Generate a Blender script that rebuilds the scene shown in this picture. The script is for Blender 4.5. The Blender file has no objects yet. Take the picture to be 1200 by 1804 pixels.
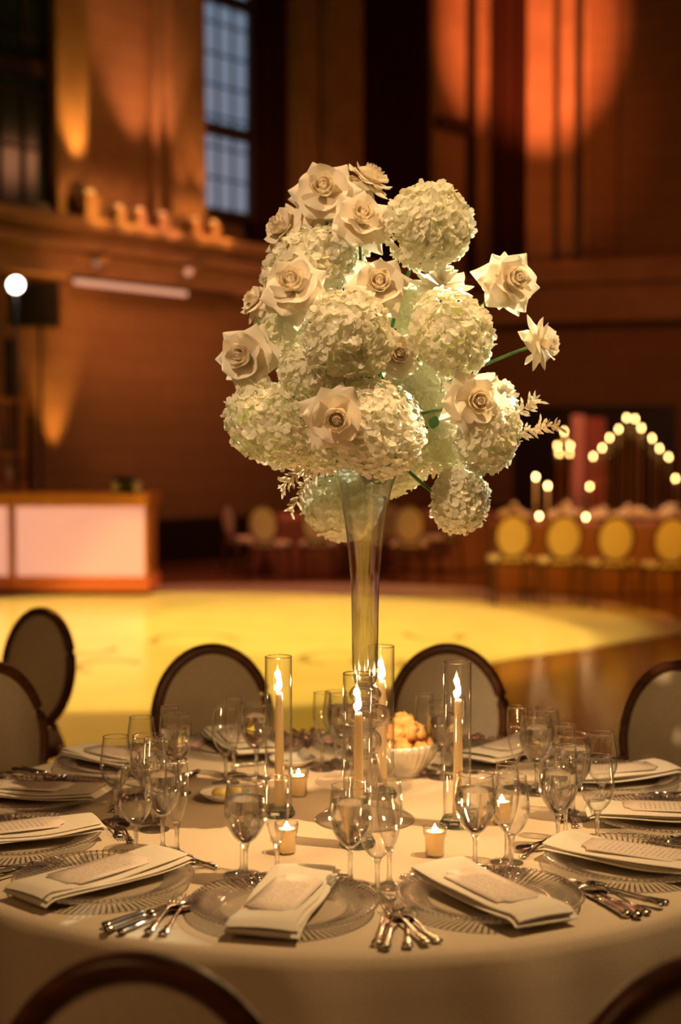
import bpy, math, random
from mathutils import Vector, Matrix, Quaternion
random.seed(7)
PI = math.pi
S = bpy.context.scene
COL = S.collection

# ------------------------------------------------------------------ camera
F = 2505.0                      # focal length in pixels of the 1200x1804 frame (50 mm on 36 mm)
CAMH, TILT = 1.55, math.atan(102 / 2505.0)
cd = bpy.data.cameras.new('camera'); cam = bpy.data.objects.new('camera', cd); COL.objects.link(cam)
cam.location = (0, 0, CAMH); cam.rotation_euler = (PI / 2 - TILT, 0, 0)
cd.sensor_fit = 'VERTICAL'; cd.sensor_height = 36; cd.lens = 50; cd.clip_end = 200
cd.dof.use_dof = True; cd.dof.focus_distance = 2.92; cd.dof.aperture_fstop = 1.9
S.camera = cam

# ------------------------------------------------------------------ world, exposure, lights
w = bpy.data.worlds.new('world'); S.world = w; w.use_nodes = True
w.node_tree.nodes['Background'].inputs[0].default_value = (1.0, 0.46, 0.17, 1)
w.node_tree.nodes['Background'].inputs[1].default_value = 0.019
S.view_settings.view_transform = 'Standard'; S.view_settings.look = 'None'
S.view_settings.exposure = 0.0; S.view_settings.gamma = 1.0; S.view_settings.use_curve_mapping = False
S.cycles.transparent_max_bounces = 32; S.cycles.max_bounces = 10
S.cycles.caustics_reflective = False; S.cycles.caustics_refractive = False
S.cycles.sample_clamp_indirect = 4; S.cycles.use_denoising = True

def aim(o, target):
    d = Vector(target) - o.location
    o.rotation_euler = d.to_track_quat('-Z', 'Y').to_euler()
def spot(loc, target, watt, color, deg, blend=0.4, size=0.08):
    l = bpy.data.lights.new('spot_light', 'SPOT'); l.energy = watt; l.color = color
    l.spot_size = math.radians(deg); l.spot_blend = blend; l.shadow_soft_size = size
    o = bpy.data.objects.new('spot_light', l); COL.objects.link(o); o.location = loc; aim(o, target); return o
def area(loc, target, watt, color, size):
    l = bpy.data.lights.new('area_light', 'AREA'); l.energy = watt; l.color = color; l.size = size
    o = bpy.data.objects.new('area_light', l); COL.objects.link(o); o.location = loc; aim(o, target); return o

# ceiling pinspot on the table and its flowers
spot((3.5, 1.75, 9.2), (0.12, 3.0, 1.0), 3800, (1.0, 0.64, 0.30), 14, 1.0, 0.05)
# narrow cool pinspot raking the flowers from behind
spot((2.3, 6.4, 4.0), (0.14, 3.12, 1.72), 3600, (1.0, 0.96, 0.70), 9, 0.8, 0.04)
# added warm fill spot from the front left, brightening the flowers
spot((-2.9, -0.6, 6.2), (0.05, 3.1, 1.72), 1250, (1.0, 0.68, 0.38), 11, 0.9, 0.06)
# warm room glow from behind the camera
area((-2.6, -1.5, 4.2), (0, 3.1, 1.2), 40, (1.0, 0.52, 0.20), 2.5)
# amber wash on the dance floor
spot((-2.2, 12.6, 9.5), (-1.6, 12.2, 0), 6000, (1.0, 0.60, 0.085), 43.5, 0.12, 0.06)
spot((-2.2, 10.6, 9.5), (-1.8, 10.0, 0), 2500, (1.0, 0.58, 0.05), 66, 0.8, 0.1)
spot((2.0, 13.6, 9.5), (0.5, 13.0, 0), 2300, (1.0, 0.62, 0.10), 29, 0.25, 0.1)
spot((-3.0, 17.5, 7.5), (-0.9, 17.0, 0), 900, (1.0, 0.26, 0.14), 34, 0.6, 0.1)
# amber wash on the seats of the head table
spot((3.0, 9.0, 4.2), (2.6, 14.6, 0.75), 1150, (1.0, 0.36, 0.008), 30, 0.6, 0.1)
# added warm light to brighten the head table's flowers and candles
spot((2.4, 13.2, 6.5), (3.1, 16.8, 1.1), 900, (1.0, 0.50, 0.26), 24, 0.7, 0.1)
# soft peach light over the far tables
area((1.5, 17.5, 6.5), (1.2, 17.6, 0.0), 150, (1.0, 0.36, 0.16), 2.5)
# orange theatre light on the right wall
spot((3.9, 18.6, 1.0), (3.35, 25.4, 8.9), 21000, (1.0, 0.23, 0.075), 21, 0.75, 0.05)
spot((3.9, 18.6, 1.0), (3.5, 25.4, 7.2), 1300, (1.0, 0.24, 0.05), 30, 1.0, 0.1)
area((4.0, 19.0, 6.0), (6.0, 25.0, 3.0), 60, (1.0, 0.22, 0.05), 3)

# ------------------------------------------------------------------ materials
def mat(name, col=(.8, .8, .8), rough=.5, metal=0, spec=.5, **kw):
    m = bpy.data.materials.new(name); m.use_nodes = True
    b = m.node_tree.nodes['Principled BSDF']
    b.inputs['Base Color'].default_value = (*col, 1); b.inputs['Roughness'].default_value = rough
    b.inputs['Metallic'].default_value = metal; b.inputs['Specular IOR Level'].default_value = spec
    for k, v in kw.items(): b.inputs[k.replace('_', ' ')].default_value = v
    return m
def noisy(m, c1, c2, scale=8, stretch=(1, 1, 1), bump=0.0, detail=5, lo=.35, hi=.65):
    nt = m.node_tree; N = nt.nodes; L = nt.links; b = N['Principled BSDF']
    tc = N.new('ShaderNodeTexCoord'); mp = N.new('ShaderNodeMapping'); mp.inputs['Scale'].default_value = stretch
    nz = N.new('ShaderNodeTexNoise'); nz.inputs['Scale'].default_value = scale; nz.inputs['Detail'].default_value = detail
    cr = N.new('ShaderNodeValToRGB'); cr.color_ramp.elements[0].color = (*c1, 1); cr.color_ramp.elements[1].color = (*c2, 1)
    cr.color_ramp.elements[0].position = lo; cr.color_ramp.elements[1].position = hi
    L.new(tc.outputs['Object'], mp.inputs[0]); L.new(mp.outputs[0], nz.inputs[0]); L.new(nz.outputs[0], cr.inputs[0])
    L.new(cr.outputs[0], b.inputs['Base Color'])
    if bump:
        bp = N.new('ShaderNodeBump'); bp.inputs['Strength'].default_value = bump; bp.inputs['Distance'].default_value = .01
        L.new(nz.outputs[0], bp.inputs['Height']); L.new(bp.outputs[0], b.inputs['Normal'])
    return m
def brickmat(name, c1, c2, mortar, scale=1.0):
    m = mat(name, c1, .85, spec=.2); nt = m.node_tree; N = nt.nodes; L = nt.links
    tc = N.new('ShaderNodeTexCoord'); br = N.new('ShaderNodeTexBrick')
    sx = N.new('ShaderNodeSeparateXYZ'); cx = N.new('ShaderNodeCombineXYZ')
    L.new(tc.outputs['Object'], sx.inputs[0]); L.new(sx.outputs[0], cx.inputs[0]); L.new(sx.outputs[2], cx.inputs[1])
    L.new(cx.outputs[0], br.inputs['Vector'])
    br.inputs['Color1'].default_value = (*c1, 1); br.inputs['Color2'].default_value = (*c2, 1); br.inputs['Mortar'].default_value = (*mortar, 1)
    br.inputs['Scale'].default_value = scale; br.inputs['Mortar Size'].default_value = .012
    br.inputs['Brick Width'].default_value = .9; br.inputs['Row Height'].default_value = .32
    L.new(br.outputs[0], N['Principled BSDF'].inputs['Base Color']); return m
def emit(name, col, s):
    m = bpy.data.materials.new(name); m.use_nodes = True; N = m.node_tree.nodes; N.clear()
    e = N.new('ShaderNodeEmission'); e.inputs[0].default_value = (*col, 1); e.inputs[1].default_value = s
    o = N.new('ShaderNodeOutputMaterial'); m.node_tree.links.new(e.outputs[0], o.inputs[0]); return m
def flamemat(name, s):
    m = bpy.data.materials.new(name); m.use_nodes = True; nt = m.node_tree; N = nt.nodes; N.clear(); L = nt.links
    e = N.new('ShaderNodeEmission'); e.inputs[1].default_value = s
    tc = N.new('ShaderNodeTexCoord'); sp = N.new('ShaderNodeSeparateXYZ'); cr = N.new('ShaderNodeValToRGB')
    cr.color_ramp.elements[0].position = .0; cr.color_ramp.elements[0].color = (.10, .14, .45, 1)
    cr.color_ramp.elements[1].position = .22; cr.color_ramp.elements[1].color = (1, .78, .42, 1)
    L.new(tc.outputs['Generated'], sp.inputs[0]); L.new(sp.outputs[2], cr.inputs[0]); L.new(cr.outputs[0], e.inputs[0])
    t = N.new('ShaderNodeBsdfTransparent'); a = N.new('ShaderNodeAddShader'); o = N.new('ShaderNodeOutputMaterial')
    L.new(e.outputs[0], a.inputs[0]); L.new(t.outputs[0], a.inputs[1]); L.new(a.outputs[0], o.inputs[0]); return m
def thin(name, tint=(.97, .97, .95), ior=1.5, rough=.02, gain=1.0):
    m = bpy.data.materials.new(name); m.use_nodes = True; nt = m.node_tree; N = nt.nodes; N.clear(); L = nt.links
    lw = N.new('ShaderNodeLayerWeight'); lw.inputs[0].default_value = .5
    fr = N.new('ShaderNodeMath'); fr.operation = 'POWER'; fr.inputs[1].default_value = 3.0; L.new(lw.outputs['Facing'], fr.inputs[0])
    mu = N.new('ShaderNodeMath'); mu.operation = 'MULTIPLY_ADD'; mu.inputs[1].default_value = .9 * min(gain / 1.6, 1.1); mu.inputs[2].default_value = .025 * gain; mu.use_clamp = True
    t = N.new('ShaderNodeBsdfTransparent'); t.inputs[0].default_value = (*tint, 1)
    g = N.new('ShaderNodeBsdfGlossy'); g.inputs['Roughness'].default_value = rough
    mx = N.new('ShaderNodeMixShader'); o = N.new('ShaderNodeOutputMaterial')
    L.new(fr.outputs[0], mu.inputs[0]); L.new(mu.outputs[0], mx.inputs[0]); L.new(t.outputs[0], mx.inputs[1]); L.new(g.outputs[0], mx.inputs[2]); L.new(mx.outputs[0], o.inputs[0])
    return m
def solidglass(name, col=(1, 1, 1), ior=1.5, clear=.3, rough=0.0):
    m = bpy.data.materials.new(name); m.use_nodes = True; nt = m.node_tree; N = nt.nodes; N.clear(); L = nt.links
    g = N.new('ShaderNodeBsdfGlass'); g.inputs['Color'].default_value = (*col, 1); g.inputs['IOR'].default_value = ior; g.inputs['Roughness'].default_value = rough
    t = N.new('ShaderNodeBsdfTransparent'); mx = N.new('ShaderNodeMixShader'); mx.inputs[0].default_value = clear; o = N.new('ShaderNodeOutputMaterial')
    L.new(g.outputs[0], mx.inputs[1]); L.new(t.outputs[0], mx.inputs[2]); L.new(mx.outputs[0], o.inputs[0]); return m
def petalmat(name, col, tcol, tr=.35):
    m = bpy.data.materials.new(name); m.use_nodes = True; nt = m.node_tree; N = nt.nodes; N.clear(); L = nt.links
    d = N.new('ShaderNodeBsdfPrincipled'); d.inputs['Base Color'].default_value = (*col, 1); d.inputs['Roughness'].default_value = .55; d.inputs['Specular IOR Level'].default_value = .3
    t = N.new('ShaderNodeBsdfTranslucent'); t.inputs[0].default_value = (*tcol, 1)
    mx = N.new('ShaderNodeMixShader'); mx.inputs[0].default_value = tr; o = N.new('ShaderNodeOutputMaterial')
    L.new(d.outputs[0], mx.inputs[1]); L.new(t.outputs[0], mx.inputs[2]); L.new(mx.outputs[0], o.inputs[0]); return m

M = {}
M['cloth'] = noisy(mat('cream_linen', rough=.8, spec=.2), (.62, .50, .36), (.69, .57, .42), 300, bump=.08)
M['napkin'] = noisy(mat('napkin_linen', rough=.8, spec=.2), (.74, .66, .54), (.80, .73, .61), 250, bump=.1)
M['wood'] = noisy(mat('walnut_wood', rough=.32), (.085, .028, .009), (.17, .06, .02), 6, (1, 1, 9))
M['pad'] = noisy(mat('cream_upholstery', rough=.85, spec=.2), (.72, .60, .43), (.80, .67, .49), 120, bump=.05)
M['farpad'] = noisy(mat('ivory_upholstery', rough=.85, spec=.2), (.62, .56, .45), (.7, .63, .52), 120)
M['goldwood'] = mat('gold_wood', (.085, .028, .010), .45)
M['silver'] = noisy(mat('silver_plate', rough=.16, metal=1), (.62, .56, .48), (.75, .68, .60), 40)
M['glass'] = thin('blown_glass', (1, 1, .995), 1.5, .03, 2.0)
M['cylglass'] = thin('cylinder_glass', (1, 1, .99), 1.5, .03, 1.8)
M['ribs'] = solidglass('ribbed_glass', clear=.35)
M['footglass'] = solidglass('vase_foot_glass', clear=.72)
M['vaseglass'] = solidglass('vase_glass', clear=.25)
M['stem'] = solidglass('stem_glass', clear=.45)
M['base'] = solidglass('greenish_glass_base', (.78, .95, .90), clear=.3)
M['water'] = solidglass('water', (1, 1, 1), 1.33, .15)
M['charger'] = solidglass('pressed_glass', (1, .99, .97), 1.5, .84, .02)
M['wax'] = petalmat('ivory_wax', (.95, .84, .64), (1.0, .82, .50), .6)
M['flame'] = flamemat('candle_flame', 26)
M['farflame'] = emit('far_flame', (1, .62, .24), 28)
M['wick'] = mat('wick', (.02, .015, .01), .9)
M['rose'] = petalmat('rose_petal', (.94, .87, .74), (.97, .85, .62), .36)
M['hydrangea'] = petalmat('hydrangea_petal', (.92, .88, .76), (.94, .91, .72), .48)
M['hcore'] = petalmat('hydrangea_heart', (.74, .72, .48), (.85, .85, .5), .5)
M['ruscus'] = petalmat('bleached_leaf', (.85, .74, .55), (.9, .75, .5), .3)
M['green'] = noisy(mat('green_stem', rough=.5), (.04, .12, .02), (.10, .25, .05), 30)
M['bread'] = noisy(mat('bread_crust', rough=.8), (.62, .26, .06), (.90, .58, .22), 30, bump=.5)
M['butter'] = mat('butter', (.85, .68, .22), .5)
M['porcelain'] = mat('white_porcelain', (.8, .76, .68), .2)
M['fluted'] = mat('fluted_silver_bowl', (.80, .74, .64), .25, metal=.35)
M['stone'] = brickmat('limestone_wall', (.235, .135, .07), (.215, .122, .063), (.18, .10, .052), 1.0)
M['stonedim'] = noisy(mat('limestone_trim', rough=.7, spec=.2), (.26, .155, .085), (.32, .20, .115), 2)
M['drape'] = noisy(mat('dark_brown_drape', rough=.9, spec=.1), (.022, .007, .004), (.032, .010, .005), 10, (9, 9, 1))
M['frame'] = mat('dark_bronze_frame', (.03, .015, .008), .5)
M['floorwood'] = noisy(mat('polished_wood_floor', rough=.16), (.16, .065, .025), (.26, .11, .045), 3, (1, 6, 1))
M['vinyl'] = noisy(mat('white_vinyl_floor', rough=.20), (.72, .66, .52), (.78, .72, .58), 2)
M['scroll'] = mat('grey_monogram_vinyl', (.42, .36, .24), .25)
M['plinth'] = mat('black_marble', (.02, .010, .006), .3)
M['copper'] = mat('copper_trim', (.75, .32, .10), .35, metal=.6)
M['barpanel'] = mat('lit_acrylic_panel', (.85, .7, .6), .3)
M['black'] = mat('black_plastic', (.012, .010, .010), .4)
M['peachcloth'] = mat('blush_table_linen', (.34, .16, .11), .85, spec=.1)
M['menu'] = None

def menumat():
    m = mat('printed_menu_card', (.72, .60, .50), .6, spec=.3); nt = m.node_tree; N = nt.nodes; L = nt.links
    tc = N.new('ShaderNodeTexCoord'); sp = N.new('ShaderNodeSeparateXYZ'); L.new(tc.outputs['Object'], sp.inputs[0])
    def math_(op, a, b):
        n = N.new('ShaderNodeMath'); n.operation = op
        for i, v in enumerate((a, b)):
            if v is None: continue
            if isinstance(v, (int, float)): n.inputs[i].default_value = v
            else: L.new(v, n.inputs[i])
        return n.outputs[0]
    row = math_('FRACT', math_('MULTIPLY', sp.outputs[1], 95), None)
    line = math_('LESS_THAN', row, .32)
    nz = N.new('ShaderNodeTexNoise'); nz.inputs['Scale'].default_value = 260; L.new(tc.outputs['Object'], nz.inputs[0])
    word = math_('GREATER_THAN', nz.outputs[0], .48)
    side = math_('LESS_THAN', math_('ABSOLUTE', sp.outputs[0], None), .032)
    ys = math_('LESS_THAN', math_('ABSOLUTE', math_('ADD', sp.outputs[1], .01), None), .075)
    f = math_('MULTIPLY', math_('MULTIPLY', line, word), math_('MULTIPLY', side, ys))
    f = math_('MULTIPLY', f, .6)
    mx = N.new('ShaderNodeMixRGB'); mx.inputs[1].default_value = (.74, .62, .52, 1); mx.inputs[2].default_value = (.22, .13, .09, 1)
    L.new(f, mx.inputs[0]); L.new(mx.outputs[0], N['Principled BSDF'].inputs['Base Color']); return m
M['menu'] = menumat()

# ------------------------------------------------------------------ mesh helpers
class MB:
    def __init__(s): s.v = []; s.f = []
    def add(s, vs, fs, mt=None):
        o = len(s.v)
        s.v += [tuple(mt @ Vector(p)) if mt else tuple(p) for p in vs]
        s.f += [tuple(i + o for i in f) for f in fs]; return s
    def box(s, x0, x1, y0, y1, z0, z1, mt=None):
        v = [(x, y, z) for z in (z0, z1) for y in (y0, y1) for x in (x0, x1)]
        return s.add(v, [(0, 2, 3, 1), (4, 5, 7, 6), (0, 1, 5, 4), (2, 6, 7, 3), (0, 4, 6, 2), (1, 3, 7, 5)], mt)
    def lathe(s, prof, n=32, mt=None, rfun=None):
        vs = []; fs = []; k = len(prof)
        for j in range(n):
            a = 2 * PI * j / n; c, q = math.cos(a), math.sin(a)
            for i, (r, z) in enumerate(prof):
                if rfun: r, z = rfun(r, z, a, i)
                vs.append((r * c, r * q, z))
        for j in range(n):
            j2 = (j + 1) % n
            for i in range(k - 1):
                fs.append((j * k + i, j2 * k + i, j2 * k + i + 1, j * k + i + 1))
        if prof[0][0] > 1e-5 and getattr(s, 'cap', True) and False: pass
        return s.add(vs, fs, mt)
    def tube(s, pts, rad, n=8, closed=False, mt=None, flat=1.0):
        pts = [Vector(p) for p in pts]; k = len(pts); vs = []; fs = []
        up = Vector((0, 0, 1))
        for i, p in enumerate(pts):
            a = pts[(i - 1) % k] if (i or closed) else p; b = pts[(i + 1) % k] if (i < k - 1 or closed) else p
            t = (b - a).normalized() if (b - a).length > 1e-9 else Vector((0, 0, 1))
            u = up if abs(t.dot(up)) < .95 else Vector((1, 0, 0))
            x = t.cross(u).normalized(); y = x.cross(t).normalized()
            r = rad[i] if isinstance(rad, (list, tuple)) else rad
            for j in range(n):
                q = 2 * PI * j / n; vs.append(p + x * math.cos(q) * r + y * math.sin(q) * r * flat)
        m = k if closed else k - 1
        for i in range(m):
            i2 = (i + 1) % k
            for j in range(n):
                j2 = (j + 1) % n; fs.append((i * n + j, i * n + j2, i2 * n + j2, i2 * n + j))
        if not closed:
            fs.append(tuple(range(n))[::-1]); fs.append(tuple(range((k - 1) * n, k * n)))
        return s.add(vs, fs, mt)
    def grid(s, fn, nu, nv, mt=None):
        vs = [fn(i / nu, j / nv) for j in range(nv + 1) for i in range(nu + 1)]
        fs = [(j * (nu + 1) + i, j * (nu + 1) + i + 1, (j + 1) * (nu + 1) + i + 1, (j + 1) * (nu + 1) + i) for j in range(nv) for i in range(nu)]
        return s.add(vs, fs, mt)
    def ball(s, c, r, n=14, m=9, sq=(1, 1, 1), mt=None, jit=0):
        vs = []; fs = []
        for i in range(m + 1):
            th = PI * i / m
            for j in range(n):
                ph = 2 * PI * j / n; k = 1 + (random.uniform(-jit, jit) if 0 < i < m else 0)
                vs.append((c[0] + r * sq[0] * k * math.sin(th) * math.cos(ph), c[1] + r * sq[1] * k * math.sin(th) * math.sin(ph), c[2] + r * sq[2] * k * math.cos(th)))
        for i in range(m):
            for j in range(n):
                fs.append((i * n + j, (i + 1) * n + j, (i + 1) * n + (j + 1) % n, i * n + (j + 1) % n))
        return s.add(vs, fs, mt)
    def build(s, name, m, parent=None, smooth=True, loc=None, auto=None):
        me = bpy.data.meshes.new(name); me.from_pydata(s.v, [], s.f); me.validate(); me.materials.append(m)
        if smooth:
            me.polygons.foreach_set('use_smooth', [True] * len(me.polygons))
            if auto: me.set_sharp_from_angle(angle=math.radians(auto))
        me.update()
        o = bpy.data.objects.new(name, me); COL.objects.link(o)
        if parent: o.parent = parent
        if loc: o.location = loc
        return o
def thing(name, label, cat, loc=(0, 0, 0), rz=0, group=None):
    o = bpy.data.objects.new(name, None); COL.objects.link(o); o.location = loc; o.rotation_euler = (0, 0, rz)
    o.empty_display_size = .05
    return tag(o, label, cat, group)
def tag(o, label, cat, group=None):
    o['label'] = label; o['category'] = cat
    if group: o['group'] = group
    return o
def struct(o): o['kind'] = 'structure'; return o
KIDS = {}
def dup(root, loc, rz=0, label=None, group=None, scale=None):
    def cp(o, parent):
        c = o.copy(); COL.objects.link(c)
        if parent: c.parent = parent
        for k in [q for q in COL.objects if q.parent == o]: cp(k, c)
        return c
    r = cp(root, None); r.location = loc; r.rotation_euler = (0, 0, rz)
    if label: r['label'] = label
    if group: r['group'] = group
    if scale: r.scale = scale
    return r
def placer(proto):
    """first call moves the prototype itself, later calls copy it"""
    st = {'n': 0}
    def go(loc, rz=0, label=None, group=None, scale=None):
        if st['n'] == 0:
            st['n'] = 1; proto.location = loc; proto.rotation_euler = (0, 0, rz)
            if label: proto['label'] = label
            if group: proto['group'] = group
            if scale: proto.scale = scale
            return proto
        return dup(proto, loc, rz, label, group, scale)
    return go
def at(px, py, Y):
    """world point seen at photo pixel (px, py) at distance Y"""
    u = (px - 600) / F; v = (902 - py) / F
    dy = math.cos(TILT) + v * math.sin(TILT); dz = -math.sin(TILT) + v * math.cos(TILT)
    t = Y / dy
    return Vector((u * t, Y, CAMH + dz * t))
def on(px, py, Z):
    """world point on the horizontal plane Z seen at photo pixel (px, py)"""
    u = (px - 600) / F; v = (902 - py) / F
    dy = math.cos(TILT) + v * math.sin(TILT); dz = -math.sin(TILT) + v * math.cos(TILT)
    t = (Z - CAMH) / dz
    return Vector((u * t, dy * t, Z))

# ------------------------------------------------------------------ the hall
TC = Vector((0, 3.155)); TZ = .753; TR = .915
b = MB(); b.box(-14, 16, -3, 32, -.1, 0); struct(b.build('floor', M['floorwood'], smooth=False))
b = MB(); pts = []
dpt = [(3.1, 12.6), (2.9, 14.6), (1.5, 16.4), (-.3, 17), (-2.4, 16.6), (-4.3, 15), (-5.2, 12.8), (-5.2, 10.2), (-4.9, 7.9), (-3.4, 6.4), (-1.4, 6.2), (-.2, 7.6), (.3, 9.3), (1.15, 10.5), (2.2, 11.5)]
for i in range(len(dpt)):
    q0, q1, q2, q3 = [dpt[(i + k_) % len(dpt)] for k_ in (-1, 0, 1, 2)]
    for k_ in range(8):
        t_ = k_ / 8; pts.append(tuple(.5 * (2 * q1[c] + (-q0[c] + q2[c]) * t_ + (2 * q0[c] - 5 * q1[c] + 4 * q2[c] - q3[c]) * t_ ** 2 + (-q0[c] + 3 * q1[c] - 3 * q2[c] + q3[c]) * t_ ** 3) for c in (0, 1)))
n = len(pts)
b.add([(x, y, .002) for x, y in pts] + [(x, y, .008) for x, y in pts], [tuple(range(n, 2 * n))] + [(i, (i + 1) % n, n + (i + 1) % n, n + i) for i in range(n)])
df = b.build('dance_floor', M['vinyl'], smooth=False); tag(df, 'white glossy dance floor washed in amber light', 'dance floor')
b = MB()   # scroll monogram printed on the dance floor
for (cx, cy, r, a0, a1) in [(-.1, 10.6, .34, .3, 4.6), (.35, 10.5, .26, 2.6, 7.2), (-1.35, 11.6, .5, .2, 3.4), (-1.9, 11.3, .35, 2.8, 6.0), (-1.75, 10.2, .3, .5, 4.5), (.9, 12.1, .35, 3, 6.3)]:
    b.tube([(cx + r * (1 - .05 * k) * math.cos(a0 + (a1 - a0) * k / 14), cy + r * (1 - .05 * k) * 1.6 * math.sin(a0 + (a1 - a0) * k / 14), .009) for k in range(15)], .035, 6, flat=.05)
b.build('monogram', M['scroll'], df)

# wall planes: left wall recedes to the right, right wall comes back
LA = Vector((-3.73, 18.9)); CO = Vector((2.59, 26.0)); RB = Vector((5.96, 24.9))
Ld = (CO - LA).normalized(); Rd = (RB - CO).normalized()
def wall_s(base, d, px):
    k = (px - 600) / F      # X = k*Y
    return (k * base.y - base.x) / (d.x - k * d.y)
def wpt(base, d, s): p = base + d * s; return p
def wall_Z(base, d, px, py):
    p = base + d * wall_s(base, d, px); return CAMH + (800 - py) / F * p.y
def wallobj(name, m, base, d, parent=None, smooth=False):
    """returns a builder in wall coordinates: x along the wall, y into the wall, z up"""
    ang = math.atan2(d.y, d.x)
    class W(MB):
        def done(s, nm=name, mm=m, par=parent):
            o = s.build(nm, mm, par, smooth=smooth)
            if par is None: o.location = (base.x, base.y, 0); o.rotation_euler = (0, 0, ang)
            return o
    return W()
sL = lambda px: wall_s(LA, Ld, px)
sR = lambda px: wall_s(CO, Rd, px)
LL = (CO - LA).length
# lower and upper left wall
W = wallobj('wall_left', M['stone'], LA, Ld); W.box(-9, LL + .3, .0, .4, .62, 4.0); struct(W.done())
W = wallobj('wall_left_upper', M['stone'], LA, Ld); W.box(-9, LL + .3, .35, .7, 4.0, 14); struct(W.done())
W = wallobj('baseboard_left', M['plinth'], LA, Ld); W.box(-9, LL + .3, -.06, .4, 0, .62); struct(W.done())
W = wallobj('trim_1', M['stonedim'], LA, Ld)   # cornice of the left wall
W.box(-9, LL - .1, -.30, .34, 3.88, 4.02); W.box(-9, LL - .1, -.22, .34, 4.02, 4.22); W.box(-9, LL - .2, -.38, .34, 4.22, 4.34); W.box(-9, LL - .25, -.26, .34, 4.34, 4.5); W.box(-9, LL - .3, -.46, .34, 4.5, 4.64)
struct(W.done())
# right wall
RL = 9.0
W = wallobj('wall_right', M['stone'], CO, Rd); W.box(-.2, RL, .0, .4, .62, 4.0); struct(W.done())
W = wallobj('wall_right_upper', M['stone'], CO, Rd); W.box(-.2, RL, .3, .7, 4.0, 14); struct(W.done())
W = wallobj('baseboard_right', M['plinth'], CO, Rd); W.box(-.2, RL, -.06, .4, 0, .62); struct(W.done())
W = wallobj('trim_2', M['stonedim'], CO, Rd)
W.box(0, RL, -.35, .29, 3.88, 4.10); W.box(0, RL, -.25, .29, 4.1, 4.55); W.box(0, RL, -.42, .29, 4.55, 4.75); W.box(0, RL, -.3, .29, 4.75, 4.95)
struct(W.done())
# pilasters
def pil(k, base, d, s0, s1, z0, z1, y0, m):
    W = wallobj('trim_%d' % k, m, base, d); W.box(s0, s1, y0, .34, z0, z1); struct(W.done())
k = 3
for (x0, x1, y0, m) in [(108, 160, .02, 'stonedim'), (168, 178, .2, 'stonedim'), (292, 302, .2, 'stonedim'), (308, 366, .02, 'stonedim'),
                        (532, 566, .05, 'stonedim'), (578, 640, .0, 'stonedim')]:
    pil(k, LA, Ld, sL(x0), sL(x1), 4.66, 13.5, y0, M[m]); k += 1
for (x0, x1, y0, m) in [(925, 971, -.02, 'stonedim'), (979, 1011, .08, 'stonedim'), (1019, 1030, .18, 'stonedim')]:
    pil(k, CO, Rd, sR(x0), sR(x1), 4.97, 13.5, y0, M[m]); k += 1
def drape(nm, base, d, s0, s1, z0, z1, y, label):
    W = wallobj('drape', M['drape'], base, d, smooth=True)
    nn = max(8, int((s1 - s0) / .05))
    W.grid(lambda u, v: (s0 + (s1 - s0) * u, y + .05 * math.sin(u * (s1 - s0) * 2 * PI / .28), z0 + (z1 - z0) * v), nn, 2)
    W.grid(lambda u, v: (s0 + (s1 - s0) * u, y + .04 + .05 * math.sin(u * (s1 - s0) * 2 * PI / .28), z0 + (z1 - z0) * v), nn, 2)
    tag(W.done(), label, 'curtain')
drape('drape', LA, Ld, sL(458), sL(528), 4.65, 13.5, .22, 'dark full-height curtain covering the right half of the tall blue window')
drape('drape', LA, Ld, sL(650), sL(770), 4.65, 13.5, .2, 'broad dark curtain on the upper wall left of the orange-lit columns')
drape('drape', CO, Rd, sR(866), sR(922), 4.97, 13.5, .05, 'narrow dark sheet painted for the shaded strip between the two groups of orange-lit columns')  # dark sheet stands in for a column face in shade
for (x0, x1) in [(969, 981), (1009, 1021), (1081, 1084)]:  # dark strips put the shade of the grooves between columns into colour
    W = wallobj('trim_%d' % k, M['frame'], CO, Rd); W.box(sR(x0), sR(x1), .0 if x0 < 1080 else .27, .34, 4.97, 13.5); struct(W.done()); k += 1
# narrow lit panel and its cross rail near the corner
W = wallobj('trim_30', M['stonedim'], LA, Ld); W.box(sL(776), sL(826), .1, .34, 4.66, 13.5); W.box(sL(835), sL(848), .0, .34, 4.66, 13.5); struct(W.done())
W = wallobj('trim_31', M['frame'], LA, Ld); W.box(sL(774), sL(828), .02, .12, wall_Z(LA, Ld, 800, 240), wall_Z(LA, Ld, 800, 218)); W.box(sL(827), sL(834.5), -.05, .34, 4.66, 13.5); struct(W.done())
# tall windows
def window(n, s0, s1, z0, z1, y, pane, cols, rows, rail=None):
    W = wallobj('window_%d' % n, M['frame'], LA, Ld); t = .05
    W.box(s0 - .1, s0, y - .06, y + .1, z0 - .1, z1); W.box(s1, s1 + .1, y - .06, y + .1, z0 - .1, z1); W.box(s0, s1, y - .06, y + .1, z0 - .1, z0)
    for i in range(1, cols): x = s0 + (s1 - s0) * i / cols; W.box(x - .012, x + .012, y - .01, y + .03, z0, z1)
    for i in range(1, rows): z = z0 + (z1 - z0) * i / rows; W.box(s0, s1, y - .01, y + .03, z - .012, z + .012)
    for zz in rail or []: W.box(s0, s1, y - .05, y + .05, zz - .09, zz + .09)
    o = struct(W.done())
    P = MB(); P.box(s0, s1, y + .04, y + .05, z0, z1); P.build('glass_pane', pane, o, smooth=False)
dusk = noisy(mat('dusk_glass', rough=.3), (.16, .2, .25), (.2, .24, .3), 2)
e = dusk.node_tree.nodes['Principled BSDF']; e.inputs['Emission Color'].default_value = (.27, .36, .50, 1); e.inputs['Emission Strength'].default_value = .5
zr = lambda py: wall_Z(LA, Ld, 415, py)
window(1, sL(376), sL(455), zr(372), 13.4, .2, dusk, 3, 18, [zr(235), zr(8)])
night = mat('night_glass', (.02, .035, .025), .15)
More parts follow.
